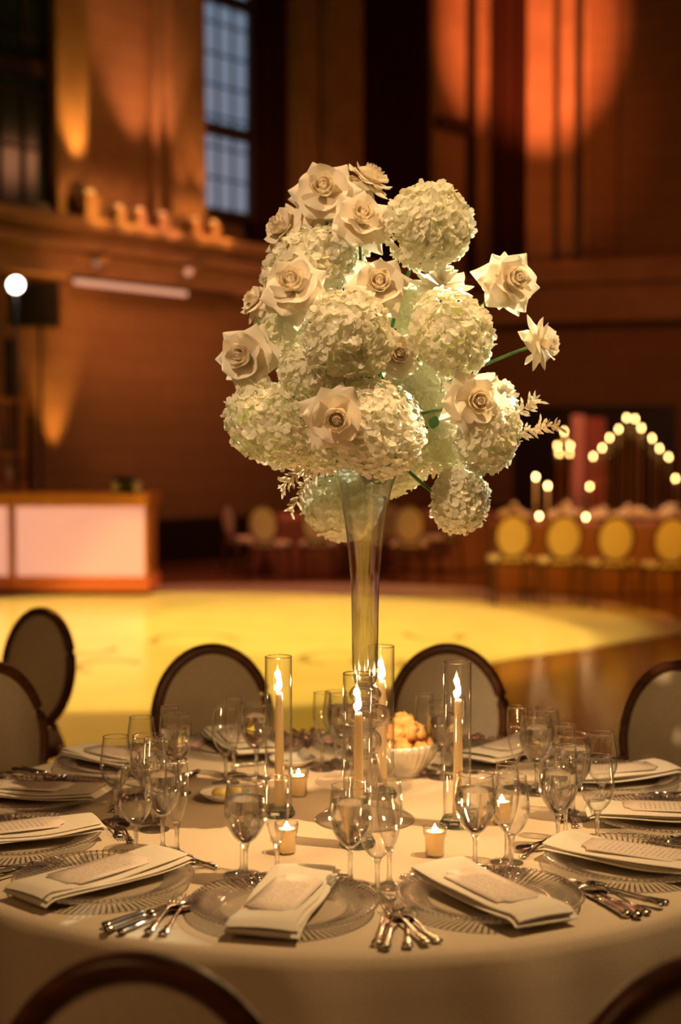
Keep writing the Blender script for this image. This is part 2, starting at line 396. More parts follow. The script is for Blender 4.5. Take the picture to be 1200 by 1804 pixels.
window(2, sL(-60), sL(104), 4.85, 13.4, .2, night, 4, 12, [6.6])
# cornice lamps: uplights standing on the ledge
def uplight(px, py, watt, col, label, w_=.16, h_=.28):
    s = sL(px); p = LA + Ld * s; nrm = Vector((Ld.y, -Ld.x)); q = p + nrm * .22
    z = 4.64
    t = thing('uplight', label, 'lamp', (q.x, q.y, z), math.atan2(Ld.y, Ld.x), 'uplights on the left cornice')
    b = MB(); b.box(-w_ / 2, w_ / 2, -w_ / 2, w_ / 2, 0, h_ * .8); b.build('housing', M['stonedim'], t, smooth=False)
    b = MB(); b.lathe([(0, h_ * .8), (w_ * .42, h_ * .8), (w_ * .42, h_), (w_ * .3, h_ * .93), (0, h_ * .93)], 16); b.build('lens', M['porcelain'], t)
    spot((q.x, q.y, z + h_ + .05), (p.x + nrm.x * .06, p.y + nrm.y * .06, z + 2.4), watt, col, 52, .9, .05)
    spot((q.x + nrm.x * .8, q.y + nrm.y * .8, z + .1), (q.x, q.y, z + .15), 45, col, 60, .8, .05)  # added front spot, without a fixture, brightening the housing
uplight(140, 355, 420, (1, .42, .08), 'uplight on the left cornice throwing an amber beam, leftmost of the row', .22, .42)
uplight(192, 360, 60, (1, .45, .1), 'uplight on the left cornice, second from the left, dim amber')
uplight(228, 362, 40, (1, .35, .12), 'uplight on the left cornice, third from the left, faint beam')
uplight(268, 366, 900, (1, .36, .14), 'uplight on the left cornice throwing a tall peach beam up the wall')
uplight(325, 378, 60, (1, .35, .08), 'uplight on the left cornice, second from the right end, dim')
uplight(358, 385, 90, (1, .38, .08), 'uplight on the left cornice at the right end beside the blue window')
# light on the cornice mouldings and lower wall
spot((-1.6, 15.0, 2.0), (-2.6, 20.2, 4.3), 520, (1, .30, .09), 50, .8, .2)
# glowing strip added in place of light on the cornice's lower moulding
nrmL = Vector((Ld.y, -Ld.x))
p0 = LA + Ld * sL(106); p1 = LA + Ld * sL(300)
t = thing('lit_moulding', 'long slim pink-white moulding under the left cornice, its light added as glow', 'lamp', (p0.x + nrmL.x * .34, p0.y + nrmL.y * .34, 3.80), math.atan2(Ld.y, Ld.x))
b = MB(); b.box(-.05, (p1 - p0).length + .9, -.03, .04, .04, .08); b.build('moulding_rail', M['frame'], t, smooth=False)
b = MB(); b.tube([(0, -.01, 0.0), ((p1 - p0).length, -.01, 0.0)], .036, 10); b.build('glowing_moulding', emit('moulding_glow', (1, .44, .25), .9), t)
# amber uplight on the lower left wall behind the bar
pw = LA + Ld * sL(95); q = pw + nrmL * .25
t = thing('floor_uplight', 'amber uplight on a stand against the wall behind the bar', 'lamp', (q.x, q.y, 0))
b = MB(); b.lathe([(0, 0), (.12, 0), (.12, .03), (.02, .05), (.02, .9), (0, .9)], 16); b.build('stand', M['black'], t)
b = MB(); b.lathe([(0, .9), (.07, .9), (.09, 1.05), (.08, 1.05), (.07, .97), (0, .97)], 16); b.build('lamp_head', M['black'], t)
spot((q.x, q.y, 1.12), (pw.x + nrmL.x * .08, pw.y + nrmL.y * .08, 3.4), 420, (1, .42, .07), 42, .9, .03)
spot((-2.0, 14.0, 5.5), (-2.9, 19.6, 2.9), 650, (1, .36, .11), 34, .9, .2)

# dark doorway and red-lit post behind the head table
W = wallobj('door_1', M['plinth'], CO, Rd); W.box(sR(905), sR(1190), -.04, .05, .0, wall_Z(CO, Rd, 1050, 715)); struct(W.done())
cp = at(1017, 860, 21.5)
t = thing('pillar', 'slim pink-lit pillar standing by the dark doorway', 'pillar', (cp.x, 21.5, 0))
b = MB(); b.box(-.09, .09, -.09, .09, 0, 2.14); b.build('shaft', mat('pink_plaster', (.7, .42, .36), .7), t, smooth=False)
b = MB(); b.box(.11, .42, -.02, .05, 0.3, 2.1); b.build('side_panel', mat('rose_panel', (.35, .12, .09), .7), t, smooth=False)
spot((1.2, 17.0, 4.5), (cp.x, 21.5, 1.6), 330, (1, .22, .14), 14, .6, .1)

# ------------------------------------------------------------------ bar
bx = at(262, 1050, 15.4); BX = bx.x
t = thing('bar_counter', 'long bar with backlit pale panels and copper top edge', 'bar', (BX, 15.4, 0), math.radians(-3))
b = MB(); b.box(-3.6, 0, 0, .7, .06, .22); b.build('plinth', mat('coral_base', (.8, .22, .12), .5), t, smooth=False)
b = MB(); b.box(-3.6, 0, -.03, .75, .98, 1.12); b.build('counter_top', M['copper'], t, smooth=False)
glow = mat('backlit_acrylic', (.62, .40, .42), .35); g = glow.node_tree.nodes['Principled BSDF']; g.inputs['Emission Color'].default_value = (1, .44, .33, 1); g.inputs['Emission Strength'].default_value = .6
for i in range(3):
    b = MB(); b.box(-1.5 * i - 1.46, -1.5 * i - .04, .01, .06, .22, .98); b.build('lit_panel', glow, t, smooth=False)
for i in range(3):
    b = MB(); b.box(-1.5 * i - .04, -1.5 * i + .0, -.01, .5, .22, .98); b.build('corner_post', M['copper'], t, smooth=False)
# caddy and glasses at the end of the bar
def wsimple(nm, px, py, prof, m, label, cat, Y, group=None):
    p = at(px, py, Y); b = MB(); b.lathe(prof, 20); o = b.build(nm, m); o.location = (p.x, Y, 1.12); tag(o, label, cat, group); return o
wsimple('bar_caddy', 222, 860, [(0, 0), (.10, 0), (.12, .09), (.13, .18), (0, .18)], M['black'], 'dark bar caddy standing near the right end of the bar', 'caddy', 15.6)
wsimple('tumbler', 204, 860, [(0, 0), (.035, 0), (.045, .13), (.04, .13), (.03, .02), (0, .02)], M['porcelain'], 'pale tumbler left of the dark caddy on the bar', 'glass', 15.5)
wsimple('tumbler', 241, 860, [(0, 0), (.035, 0), (.045, .13), (.04, .13), (.03, .02), (0, .02)], M['porcelain'], 'pale tumbler right of the dark caddy on the bar', 'glass', 15.5)
# back bar shelf with bottles
sp_ = at(20, 900, 16.9)
t = thing('bottle_shelf', 'copper framed bottle shelf standing behind the bar', 'shelf', (sp_.x, 16.9, 0))
for x in (-.5, .16):
    b = MB(); b.box(x - .025, x + .025, -.03, .03, 0, 2.3); b.build('post', M['copper'], t, smooth=False)
for z in (1.18, 1.55, 2.18):
    b = MB(); b.box(-.5, .16, -.16, .16, z - .03, z + .03); b.build('shelf_board', M['copper'], t, smooth=False)
bp = MB().lathe([(0, 0), (.038, 0), (.04, .16), (.015, .22), (.014, .29), (0, .29)], 14)
cols = [(.3, .5, .15), (.7, .2, .18), (.75, .7, .62), (.6, .3, .1), (.15, .12, .1), (.8, .75, .6)]
nm_ = ['green', 'red', 'clear', 'amber', 'black', 'pale']
for i in range(6):
    bm_ = mat('%s_bottle_glass' % nm_[i], cols[i], .15)
    o = MB().lathe([(0, 0), (.038, 0), (.04, .16), (.015, .22), (.014, .29), (0, .29)], 14).build('bottle', bm_)
    z = (1.58, 1.21)[i % 2]; o.location = (sp_.x - .30 + .13 * (i // 2) + .03 * (i % 2), 16.84, z)
    tag(o, '%s bottle on the %s shelf behind the bar' % (nm_[i], ('upper', 'lower')[i % 2]), 'bottle', 'bottles on the back bar')
p = at(18, 690, 17.35); t = thing('speaker_column', 'tall black speaker column behind the bottle shelf', 'speaker', (p.x, 17.4, 0))
b = MB(); b.box(-.05, .05, -.1, .1, 2.25, 2.95); b.build('cabinet', M['black'], t, smooth=False)
b = MB(); b.lathe([(0, 0), (.25, 0), (.25, .02), (.02, .04), (.02, 2.25), (0, 2.25)], 14); b.build('stand', M['black'], t)
p = at(52, 860, 17.0); b = MB(); b.box(-.045, .045, -.05, .05, 0, 2.0); o = b.build('banner_post', M['black'], smooth=False); o.location = (p.x, 17.0, 0); tag(o, 'black upright case standing right of the bottle shelf', 'case')
# theatre light on a stand
p = at(28, 502, 16.45); t = thing('stage_light', 'bright white stage light on a tall stand above the bar', 'lamp', (p.x, 16.45, 0))
b = MB(); b.lathe([(0, 0), (.3, 0), (.3, .02), (.02, .05), (.018, p.z - .1), (0, p.z - .1)], 14); b.build('stand', M['black'], t)
b = MB(); b.tube([(0, .02, p.z), (0, .28, p.z + .04)], [.10, .08], 16); b.build('lamp_body', M['black'], t)
b = MB(); b.ball((0, .0, p.z), .085, sq=(1, .35, 1)); b.build('lamp_lens', emit('stage_lamp_glow', (1, .86, .72), 14), t)
t = thing('speaker', 'square black speaker box on a stand behind the white stage light', 'speaker', (p.x - .05, 18.0, 0))
b = MB(); b.box(-.38, .24, -.1, .1, p.z - .34, p.z + .22); b.build('cabinet', M['black'], t, smooth=False)
b = MB(); b.lathe([(0, 0), (.25, 0), (.25, .02), (.02, .04), (.02, p.z - .34), (0, p.z - .34)], 14); b.build('stand', M['black'], t)
for (px, py, lb) in [(295, 482, 'small peach spotlight hanging under the left cornice, near the window'), (135, 468, 'small dim spotlight hanging under the left cornice, above the glowing moulding')]:
    s = sL(px); q = LA + Ld * s + nrmL * .5; z = CAMH + (800 - py) / F * q.y
    t = thing('ceiling_spotlight', lb, 'lamp', (q.x, q.y, z)); b = MB(); b.tube([(0, 0, .02), (.12, .1, .1)], [.05, .07], 12); b.build('lamp_body', M['stonedim'], t)
    b = MB(); b.ball((-.02, -.04, 0), .06, 12, 8); b.build('lamp_lens', emit('peach_lamp_glow', (1, .4, .2), .8 if px > 200 else .3), t)

# ------------------------------------------------------------------ chairs
def make_chair(wood, pad, cloth_back=True):
    t = thing('dining_chair', 'x', 'chair')
    tilt = Matrix.Translation((0, -.20, .47)) @ Matrix.Rotation(math.radians(7), 4, 'X') @ Matrix.Translation((0, 0, .24))
    a, bb = .182, .224
    b = MB(); b.tube([(a * math.cos(2 * PI * i / 64), 0, bb * math.sin(2 * PI * i / 64)) for i in range(64)], .018, 10, closed=True, mt=tilt)
    b.tube([((a + .006) * math.cos(2 * PI * i / 64), -.008, (bb + .006) * math.sin(2 * PI * i / 64)) for i in range(64)], .012, 8, closed=True, mt=tilt)
    b.build('back_frame', wood, t)
    b = MB()
    for sgn in (-1, 1):
        b.grid(lambda u, v: (.170 * v * math.cos(2 * PI * u), sgn * (.004 + .016 * (1 - v ** 4)), .212 * v * math.sin(2 * PI * u)), 48, 8, mt=tilt)
    b.build('backrest', pad, t)
    for sx in (-1, 1):
        b = MB(); b.tube([tilt @ Vector((sx * .10, 0, -.19)), (sx * .13, -.205, .46), (sx * .16, -.20, .42)], [.014, .017, .018], 8)
        b.build('back_post', wood, t)
    def se(r, z, k=4):
        return [((abs(math.cos(q)) ** (2 / k)) * math.copysign(r, math.cos(q)), (abs(math.sin(q)) ** (2 / k)) * math.copysign(r * .95, math.sin(q)), z) for q in [2 * PI * i / 40 for i in range(40)]]
    def stack(rings):
        b = MB(); vs = [p for r in rings for p in r]; fs = []
        for i in range(len(rings) - 1):
            for j in range(40): fs.append((i * 40 + j, i * 40 + (j + 1) % 40, (i + 1) * 40 + (j + 1) % 40, (i + 1) * 40 + j))
        fs.append(tuple(range(40))[::-1]); fs.append(tuple(range((len(rings) - 1) * 40, len(rings) * 40))); b.add(vs, fs); return b
    stack([se(.225, .40), se(.232, .41), se(.232, .435), se(.226, .44)]).build('seat_frame', wood, t, auto=50)
    stack([se(.222, .44), se(.226, .465), se(.215, .485), se(.18, .495), se(.10, .50)]).build('seat', pad, t)
    for sx in (-1, 1):
        b = MB(); b.tube([(sx * .18, .17, .40), (sx * .18, .17, .36), (sx * .18, .17, .35), (sx * .18, .17, .02), (sx * .18, .17, 0)], [.026, .026, .021, .011, .013], 10); b.build('leg', wood, t)
        b = MB(); b.tube([(sx * .18, -.19, .42), (sx * .18, -.195, .3), (sx * .185, -.24, 0)], [.022, .019, .012], 10); b.build('leg', wood, t)
    return t
near = placer(make_chair(M['wood'], M['pad']))
def seat_chair(bx_, by_, ang, label, group='chairs around the near table'):
    """bx_,by_: where the backrest stands; ang: facing direction measured from +Y, clockwise to +X"""
    rz = -ang; fx, fy = math.sin(ang), math.cos(ang)
    return near((bx_ + fx * .215, by_ + fy * .215, 0), rz, label, group)
D = math.radians
seat_chair(-.243, 1.74, D(6), 'dark wood oval-back chair at the very front, left of centre, back to the camera')
seat_chair(.43, 1.74, D(-16), 'dark wood oval-back chair at the very front right corner, back to the camera')
seat_chair(-.40, 4.47, D(162), 'oval-back chair behind the table, left of the vase')
seat_chair(.335, 4.47, D(-165), 'oval-back chair behind the table, right of the vase')
seat_chair(.975, 4.12, D(-135), 'oval-back chair behind the table at the right edge')
seat_chair(-.995, 4.09, D(128), 'oval-back chair half cut off at the left edge, beside the table')
seat_chair(-1.20, 5.55, D(-145), 'oval-back chair turned aside behind the left edge chair, on the amber floor')

# ------------------------------------------------------------------ tablecloth
b = MB(); rings = []
NN = 180
random.seed(3); ph = [random.uniform(0, 6) for _ in range(4)]
def fold(a): return .5 * math.sin(a * 19 + ph[0]) + .35 * math.sin(a * 31 + ph[1]) + .3 * math.sin(a * 12 + ph[2])
prof = [(0, TZ, 0)] + [(TR * i / 10, TZ, 0) for i in range(1, 10)] + [(TR - .02, TZ, 0), (TR - .008, TZ - .003, 0), (TR, TZ - .012, .0), (TR + .003, TZ - .03, .08), (TR + .004, TZ - .08, .3), (TR + .006, TZ - .2, .6), (TR + .01, TZ - .4, .85), (TR + .02, .02, 1), (TR + .02, .004, 1)]
vs = []; fs = []
for j in range(NN):
    a = 2 * PI * j / NN
    for (r, z, k) in prof:
        rr = r + k * .028 * (fold(a) - .2); vs.append((rr * math.sin(a), -rr * math.cos(a), z))
K = len(prof)
for j in range(NN):
    for i in range(K - 1): fs.append((j * K + i, j * K + i + 1, ((j + 1) % NN) * K + i + 1, ((j + 1) % NN) * K + i))
b.add(vs, fs); cl = b.build('tablecloth', M['cloth']); cl.location = (TC.x, TC.y, 0)
tag(cl, 'cream floor-length tablecloth on the round dining table in the foreground', 'tablecloth')

# ------------------------------------------------------------------ place settings
RC = .71
SEATS = [(-38, 'near-left setting'), (-8, 'front setting left of centre'), (22, 'front setting right of centre'), (52, 'near-right setting'),
         (82, 'right-edge setting'), (112, 'far-right setting'), (142, 'back-right setting'), (172, 'back setting behind the vase'),
         (-158, 'back-left setting'), (-128, 'far-left setting'), (-98, 'upper left-edge setting'), (-68, 'lower left-edge setting')]
def frame_(deg):
    a = D(deg); c = Vector((TC.x + RC * math.sin(a), TC.y - RC * math.cos(a)))
    right = Vector((math.cos(a), math.sin(a))); inn = Vector((-math.sin(a), math.cos(a)))
    return c, right, inn, a
# charger: pressed glass with radial ribs and beaded rim
cprof = [(0, .004), (.05, .004), (.095, .0045), (.102, .007), (.108, .010), (.112, .0085)] + [(.112 + .0055 * i, .0085 + .0012 * i) for i in range(1, 9)] + [(.160, .0195), (.164, .0205), (.1655, .0185), (.164, .0165), (.11, .006), (.09, .002), (0, .0015)]
def ribs(r, z, a, i):
    if 5 <= i <= 14: z += 0
    if i in (15, 16): z += .0016 * abs(math.sin(a * 60)); r += .0012 * abs(math.sin(a * 60))
    return r, z
b = MB(); b.lathe(cprof, 180, rfun=ribs); ch = thing('charger_plate', 'x', 'plate'); b.build('plate', M['charger'], ch)
b = MB()
for i in range(84):
    a = 2 * PI * i / 84; b.tube([(r * math.cos(a), r * math.sin(a), z) for r, z in ((.110, .0095), (.118, .0112), (.140, .0162), (.161, .0205))], [.0007, .0016, .0021, .0023], 6)
b.build('radial_ribs', M['ribs'], ch)
b = MB(); b.tube([((.1645 + .0006 * math.cos(i * PI / 2)) * math.cos(2 * PI * i / 360), (.1645 + .0006 * math.cos(i * PI / 2)) * math.sin(2 * PI * i / 360), .0198) for i in range(360)], [.0018 + .0008 * math.cos(i * PI / 2) for i in range(360)], 6, closed=True); b.build('beaded_rim', M['ribs'], ch)
charger = placer(ch)
# cutlery
def loft(b, secs, n=8):
    vs = []; fs = []
    for (y, x, hw, z, th) in secs:
        for j in range(n):
            q = 2 * PI * (j + .5) / n; vs.append((x + hw * math.cos(q), y, z + th * math.sin(q)))
    for i in range(len(secs) - 1):
        for j in range(n): fs.append((i * n + j, (i + 1) * n + j, (i + 1) * n + (j + 1) % n, i * n + (j + 1) % n))
    fs.append(tuple(range(n))); fs.append(tuple(range((len(secs) - 1) * n, len(secs) * n))[::-1]); b.add(vs, fs)
HAND = [(-.10, 0, .004, .003, .002), (-.097, 0, .010, .004, .0035), (-.088, 0, .0085, .005, .003), (-.070, 0, .0055, .005, .0025), (-.063, 0, .008, .005, .003), (-.058, 0, .0045, .005, .0025), (-.03, 0, .0035, .006, .0022), (0.0, 0, .0028, .008, .002)]
b = MB(); loft(b, HAND + [(.02, 0, .003, .008, .002), (.035, 0, .009, .006, .0016), (.045, 0, .0125, .0045, .0013), (.058, 0, .0125, .004, .0012)])
for x in (-.0105, -.0035, .0035, .0105): loft(b, [(.055, x, .0022, .004, .001), (.08, x * .95, .0017, .004, .0009), (.098, x * .9, .0008, .008, .0006)], 6)
fk = b.build('dinner_fork', M['silver']); tag(fk, 'x', 'fork'); fork = placer(fk)
b = MB(); loft(b, HAND + [(.025, 0, .0028, .008, .0018)])
b.grid(lambda u, v: (.0185 * math.sin(PI * u) ** .6 * math.cos(PI * v), .025 + .062 * u, .008 - .006 * math.sin(PI * u) * math.sin(PI * v) ** 1 + .0), 14, 10)
b.grid(lambda u, v: (.0182 * math.sin(PI * u) ** .6 * math.cos(PI * v), .025 + .062 * u, .0092 - .006 * math.sin(PI * u) * math.sin(PI * v)), 14, 10)
sn = b.build('table_spoon', M['silver']); tag(sn, 'x', 'spoon'); spoon = placer(sn)
kt = thing('dinner_knife', 'x', 'knife')
b = MB(); loft(b, [(-.115, 0, .004, .005, .004), (-.112, 0, .010, .006, .0055), (-.10, 0, .0085, .006, .005), (-.05, 0, .0065, .006, .0045), (-.03, 0, .0075, .006, .005), (-.02, 0, .005, .006, .004)], 10); b.build('handle', M['silver'], kt)
b = MB(); loft(b, [(-.02, 0, .006, .005, .0015), (.0, .001, .009, .004, .0011), (.07, .001, .0095, .003, .0009), (.10, -.001, .007, .003, .0008), (.113, -.004, .002, .003, .0006)], 8); b.build('blade', M['silver'], kt)
knife = placer(kt)
# napkin: folded linen, long axis along local y
def napkin_mesh(seed):
    rnd = random.Random(seed); b = MB(); p_ = [rnd.uniform(0, 6) for _ in range(5)]
    sk = rnd.uniform(-.05, .05)
    for (lay, z0, hw, L0, L1, dx) in [(0, .0, .064, -.176, .165, .0), (1, .0048, .060, -.170, .170, .003), (2, .0096, .058, -.176, .160, -.003)]:
        def fn(u, v):
            q = 2 * PI * u; y = L0 + (L1 - L0) * v; cx = math.cos(q); sz = math.sin(q)
            e = min(1, v * 14, (1 - v) * 14) ** .5
            hwv = hw * (1 + .035 * math.sin(v * 5 + p_[lay]) + .02 * math.sin(v * 13 + p_[3]))
            x = dx + sk * y + hwv * math.copysign(abs(cx) ** .35, cx) * (.985 + .015 * e)
            th = .0030 * (.35 + .65 * e)
            zz = z0 + .0045 + th * math.copysign(abs(sz) ** .7, sz) + .0018 * math.sin(y * 22 + p_[lay]) * (x / hw)
            if lay == 2: zz += .003 * (1 - (x / hw) ** 2)
            zz -= .007 * math.cos(PI * y / .32) if abs(y) < .16 else -.0 + (abs(y) - .16) * .55
            return (x, y, zz + .001)
        b.grid(fn, 32, 30)
    return b
naps = []
for sd in (11, 12, 13):
    o = napkin_mesh(sd).build('napkin', M['napkin']); tag(o, 'x', 'napkin'); naps.append(placer(o))
# menu card with scooped corners
b = MB(); hw, hl, rr = .046, .10, .016; out = []
for (sx, sy, a0) in [(1, 1, 1), (-1, 1, 1), (-1, -1, 1), (1, -1, 1)]:
    cx, cy = sx * hw, sy * hl; seg = []
    for i in range(6):
        q = (PI / 2) * i / 5; seg.append((cx - sx * rr * math.cos(q), cy - sy * rr * math.sin(q)) if True else None)
    if sx * sy < 0: seg = seg[::-1]
    out += [(x, y) for x, y in seg] if sx * sy > 0 else seg
# order the outline by angle (convex enough after scooping)
out = sorted(set(out), key=lambda p: math.atan2(p[1], p[0]))
nO = len(out)
zf = lambda x, y: .003 * (1 - (x / hw) ** 2) + .012 * (y / hl) ** 2 * .3
vs = [(0, 0, .003)] + [(x * .6, y * .6, zf(x * .6, y * .6)) for x, y in out] + [(x, y, zf(x, y)) for x, y in out]
fs = []
for i in range(nO):
    j = (i + 1) % nO; fs.append((0, 1 + i, 1 + j)); fs.append((1 + i, 1 + nO + i, 1 + nO + j, 1 + j))
m_ = len(vs); vs2 = vs + [(x, y, z - .0007) for x, y, z in vs]; fs2 = fs + [tuple(i + m_ for i in f)[::-1] for f in fs]
for i in range(nO): j = (i + 1) % nO; fs2.append((1 + nO + i, 1 + nO + i + m_, 1 + nO + j + m_, 1 + nO + j))
b.add(vs2, fs2); mc = b.build('menu_card', M['menu']); tag(mc, 'x', 'menu card'); menu = placer(mc)
random.seed(5)
napoff = {-8: (.004, .0, 8), 22: (-.005, .0, -10), -38: (0, 0, 8), 52: (0, 0, -8), -68: (0, 0, 0)}
for idx, (deg, nm) in enumerate(SEATS):
    c, R_, I_, a = frame_(deg)
    charger((c.x, c.y, TZ + .0005), random.uniform(0, 1), 'round ribbed clear glass charger plate at the ' + nm, 'glass charger plates')
    ox, oy, dr = napoff.get(deg, (random.uniform(-.01, .01), 0, random.uniform(-6, 6)))
    # napkins lie along the radius
    p = c + R_ * ox + I_ * oy
    naps[idx % 3]((p.x, p.y, TZ + .0195), a - D(dr) * 0.5, 'folded cream linen napkin laid across the charger at the ' + nm, 'folded napkins')
    p = c + R_ * ox + I_ * (-.012)
    menu((p.x, p.y, TZ + .0335), a - D(dr) * .5 + D(random.uniform(-4, 4)), 'printed menu card lying on the napkin at the ' + nm, 'menu cards')
    def put(f, x0, y0, x1, y1, lab, grp, z=.0, sc=None):
        A = c + R_ * x0 + I_ * y0; B = c + R_ * x1 + I_ * y1; mid = (A + B) / 2; d = B - A
        return f((mid.x, mid.y, TZ + .0015 + z), math.atan2(-d.x, d.y), lab + ' ' + nm, grp, sc)
    j = lambda s=.006: random.uniform(-s, s)
    put(fork, -.178 + j(), -.165 + j(), -.172 + j(), .045, 'silver fork, nearest the charger on its left at the', 'silver forks', .0)
    put(fork, -.203 + j(), -.170 + j(), -.190 + j(), .035, 'silver fork, outermost on the left of the charger at the', 'silver forks', .004)
    put(knife, .176 + j(), -.160 + j(), .181 + j(.003), .06, 'silver knife, nearest the charger on its right at the', 'silver knives')
    put(knife, .200 + j(), -.178 + j(), .198 + j(.003), .05, 'silver knife, farther from the charger on its right at the', 'silver knives', .0)
    put(spoon, .226 + j(), -.165 + j(), .216 + j(.003), .03, 'silver spoon, outermost on the right of the charger at the', 'silver spoons')
    put(fork, -.085, .192 + j(), .07, .205 + j(.01), 'small silver dessert fork lying above the charger at the', 'dessert cutlery', .0, (.8, .8, .8))
    put(spoon, .09, .208 + j(.004), -.06, .222 + j(.004), 'small silver dessert spoon lying above the charger at the', 'dessert cutlery', .0, (.8, .8, .8))

# ------------------------------------------------------------------ glasses
def make_glass(name, cat, foot, stem_top, bowl, water=None):
    t = thing(name, 'x', cat)
    b = MB(); zb = bowl[0][1]
    b.lathe([(0, 0), (foot, 0), (foot + .0005, .0012), (foot, .0022), (foot * .55, .0045), (.008, .009), (.0048, .016), (.0042, (stem_top) * .55), (.0048, stem_top * .85), (.0075, stem_top - .002), (.009, zb + .002), (0, zb + .003)], 32)
    b.build('foot_and_stem', M['stem'], t)
    b = MB()
    b.lathe(bowl + [(bowl[-1][0] + .0004, bowl[-1][1] + .0007), (bowl[-1][0] - .0008, bowl[-1][1])] + [(max(r - .0014, .001), z + .0006) for r, z in bowl[::-1][1:]], 40); bo = b.build('bowl', M['glass'], t)
    b = MB(); b.tube([(bowl[-1][0] * math.cos(2 * PI * i / 40), bowl[-1][0] * math.sin(2 * PI * i / 40), bowl[-1][1]) for i in range(40)], .0009, 6, closed=True); b.build('rim', M['stem'], bo)
    if water:
        zs = [p for p in bowl if p[1] < water]; r1 = [p for p in bowl if p[1] >= water][0]; r0 = zs[-1]
        k = (water - r0[1]) / (r1[1] - r0[1]); rw = r0[0] + (r1[0] - r0[0]) * k
        pr = [(0, zs[0][1] + .004)] + [(max(r - .0022, .001), z + .002) for r, z in zs[1:]] + [(rw - .0022, water), (0, water)]
        b = MB(); b.lathe(pr, 40); b.build('water', M['water'], t, auto=50)
    return t
def smooth_prof(pts, n=4):
    out = []
    for i in range(len(pts) - 1):
        p0 = pts[max(i - 1, 0)]; p1 = pts[i]; p2 = pts[i + 1]; p3 = pts[min(i + 2, len(pts) - 1)]
        for k_ in range(n):
            t_ = k_ / n
            out.append(tuple(.5 * ((2 * p1[c]) + (-p0[c] + p2[c]) * t_ + (2 * p0[c] - 5 * p1[c] + 4 * p2[c] - p3[c]) * t_ ** 2 + (-p0[c] + 3 * p1[c] - 3 * p2[c] + p3[c]) * t_ ** 3) for c in (0, 1)))
    out.append(pts[-1]); return out
wg = smooth_prof([(.002, .071), (.014, .076), (.026, .090), (.036, .110), (.0395, .130), (.038, .155), (.0345, .186)])
wn = smooth_prof([(.002, .071), (.012, .076), (.024, .090), (.032, .108), (.0342, .126), (.032, .152), (.0275, .186)])
fl = smooth_prof([(.002, .070), (.009, .075), (.016, .092), (.0215, .115), (.0240, .140), (.0235, .165), (.0215, .195)])
water = placer(make_glass('water_goblet', 'glass', .036, .072, wg, .157))
wine = placer(make_glass('wine_glass', 'glass', .034, .072, wn))
flute = placer(make_glass('champagne_flute', 'glass', .032, .071, fl))
G = [('near-left setting', (287, 1500), (240, 1517), (312, 1512)),
     ('front setting left of centre', (433, 1553), (427, 1541), (488, 1552)),
     ('front setting right of centre', (617, 1560), (665, 1583), (686, 1562)),
     ('near-right setting', (837, 1534), (901, 1538), (893, 1520)),
     ('right-edge setting', (983, 1496), (1052, 1492), (996, 1478)),
     ('far-right setting', (1010, 1443), (1060, 1440), (995, 1430)),
     ('back-right setting', (945, 1398), (962, 1385), (910, 1388)),
     ('back setting behind the vase', (780, 1370), (800, 1356), (748, 1360)),
     ('back-left setting', (604, 1352), (592, 1345), (568, 1356)),
     ('far-left setting', (452, 1372), (398, 1380), (412, 1366)),
     ('upper left-edge setting', (310, 1398), (250, 1404), (300, 1388)),
     ('lower left-edge setting', (262, 1446), (205, 1448), (272, 1462))]
for (nm, a_, b_, c_) in G:
    for f, q, lab, grp in ((water, a_, 'water goblet filled with water, at the ', 'water goblets'), (wine, b_, 'empty clear wine glass, at the ', 'wine glasses'), (flute, c_, 'empty slim champagne flute, at the ', 'champagne flutes')):
        p = on(q[0], q[1], TZ); f((p.x, p.y, TZ + .0006), random.uniform(0, 6), lab + nm, grp)

# ------------------------------------------------------------------ candles
def flame_mesh(h=.036, r=.0062):
    return MB().lathe([(0, 0), (r * .45, h * .06), (r * .85, h * .2), (r, h * .34), (r * .82, h * .55), (r * .45, h * .78), (r * .15, h * .94), (0, h)], 16)
def candle_light(parent, z, w_=.5):
    l = bpy.data.lights.new('candle_light', 'POINT'); l.energy = w_; l.color = (1, .55, .22); l.shadow_soft_size = .008
    o = bpy.data.objects.new('candle_light', l); COL.objects.link(o); o.parent = parent; o.location = (0, 0, z)
def make_taper():
    t = thing('taper_candle', 'x', 'candle')
    b = MB(); b.lathe([(0, .022), (.0118, .022), (.0112, .05), (.0080, .262), (.0078, .268), (.006, .272), (.002, .2705), (0, .270)], 24); wb = b.build('wax_body', M['wax'], t)
    b = MB(); b.tube([(0, 0, .269), (.0008, 0, .276), (.002, 0, .282)], .0008, 6); b.build('wick', M['wick'], wb)
    o = flame_mesh().build('flame', M['flame'], t); o.location = (0, 0, .277)
    candle_light(t, .292, 1.7); return t
def make_cylinder():
    t = thing('glass_cylinder', 'x', 'candle holder')
    b = MB(); b.lathe([(.0300, .018), (.0300, .352), (.0294, .3535), (.0280, .352), (.0280, .018)], 48); tb = b.build('tube', M['cylglass'], t)
    b = MB(); b.tube([(.0290 * math.cos(2 * PI * i / 48), .0290 * math.sin(2 * PI * i / 48), .3525) for i in range(48)], .0011, 6, closed=True); b.build('rim', M['stem'], tb)
    b = MB(); b.lathe([(0, 0), (.034, 0), (.036, .003), (.036, .010), (.033, .014), (.031, .020), (.012, .021), (0, .021)], 24, rfun=lambda r, z, a, i: (r * (1 + .02 * math.cos(a * 12)), z)); b.build('base', M['base'], t, smooth=False)
    return t
cyl = placer(make_cylinder()); taper = placer(make_taper())
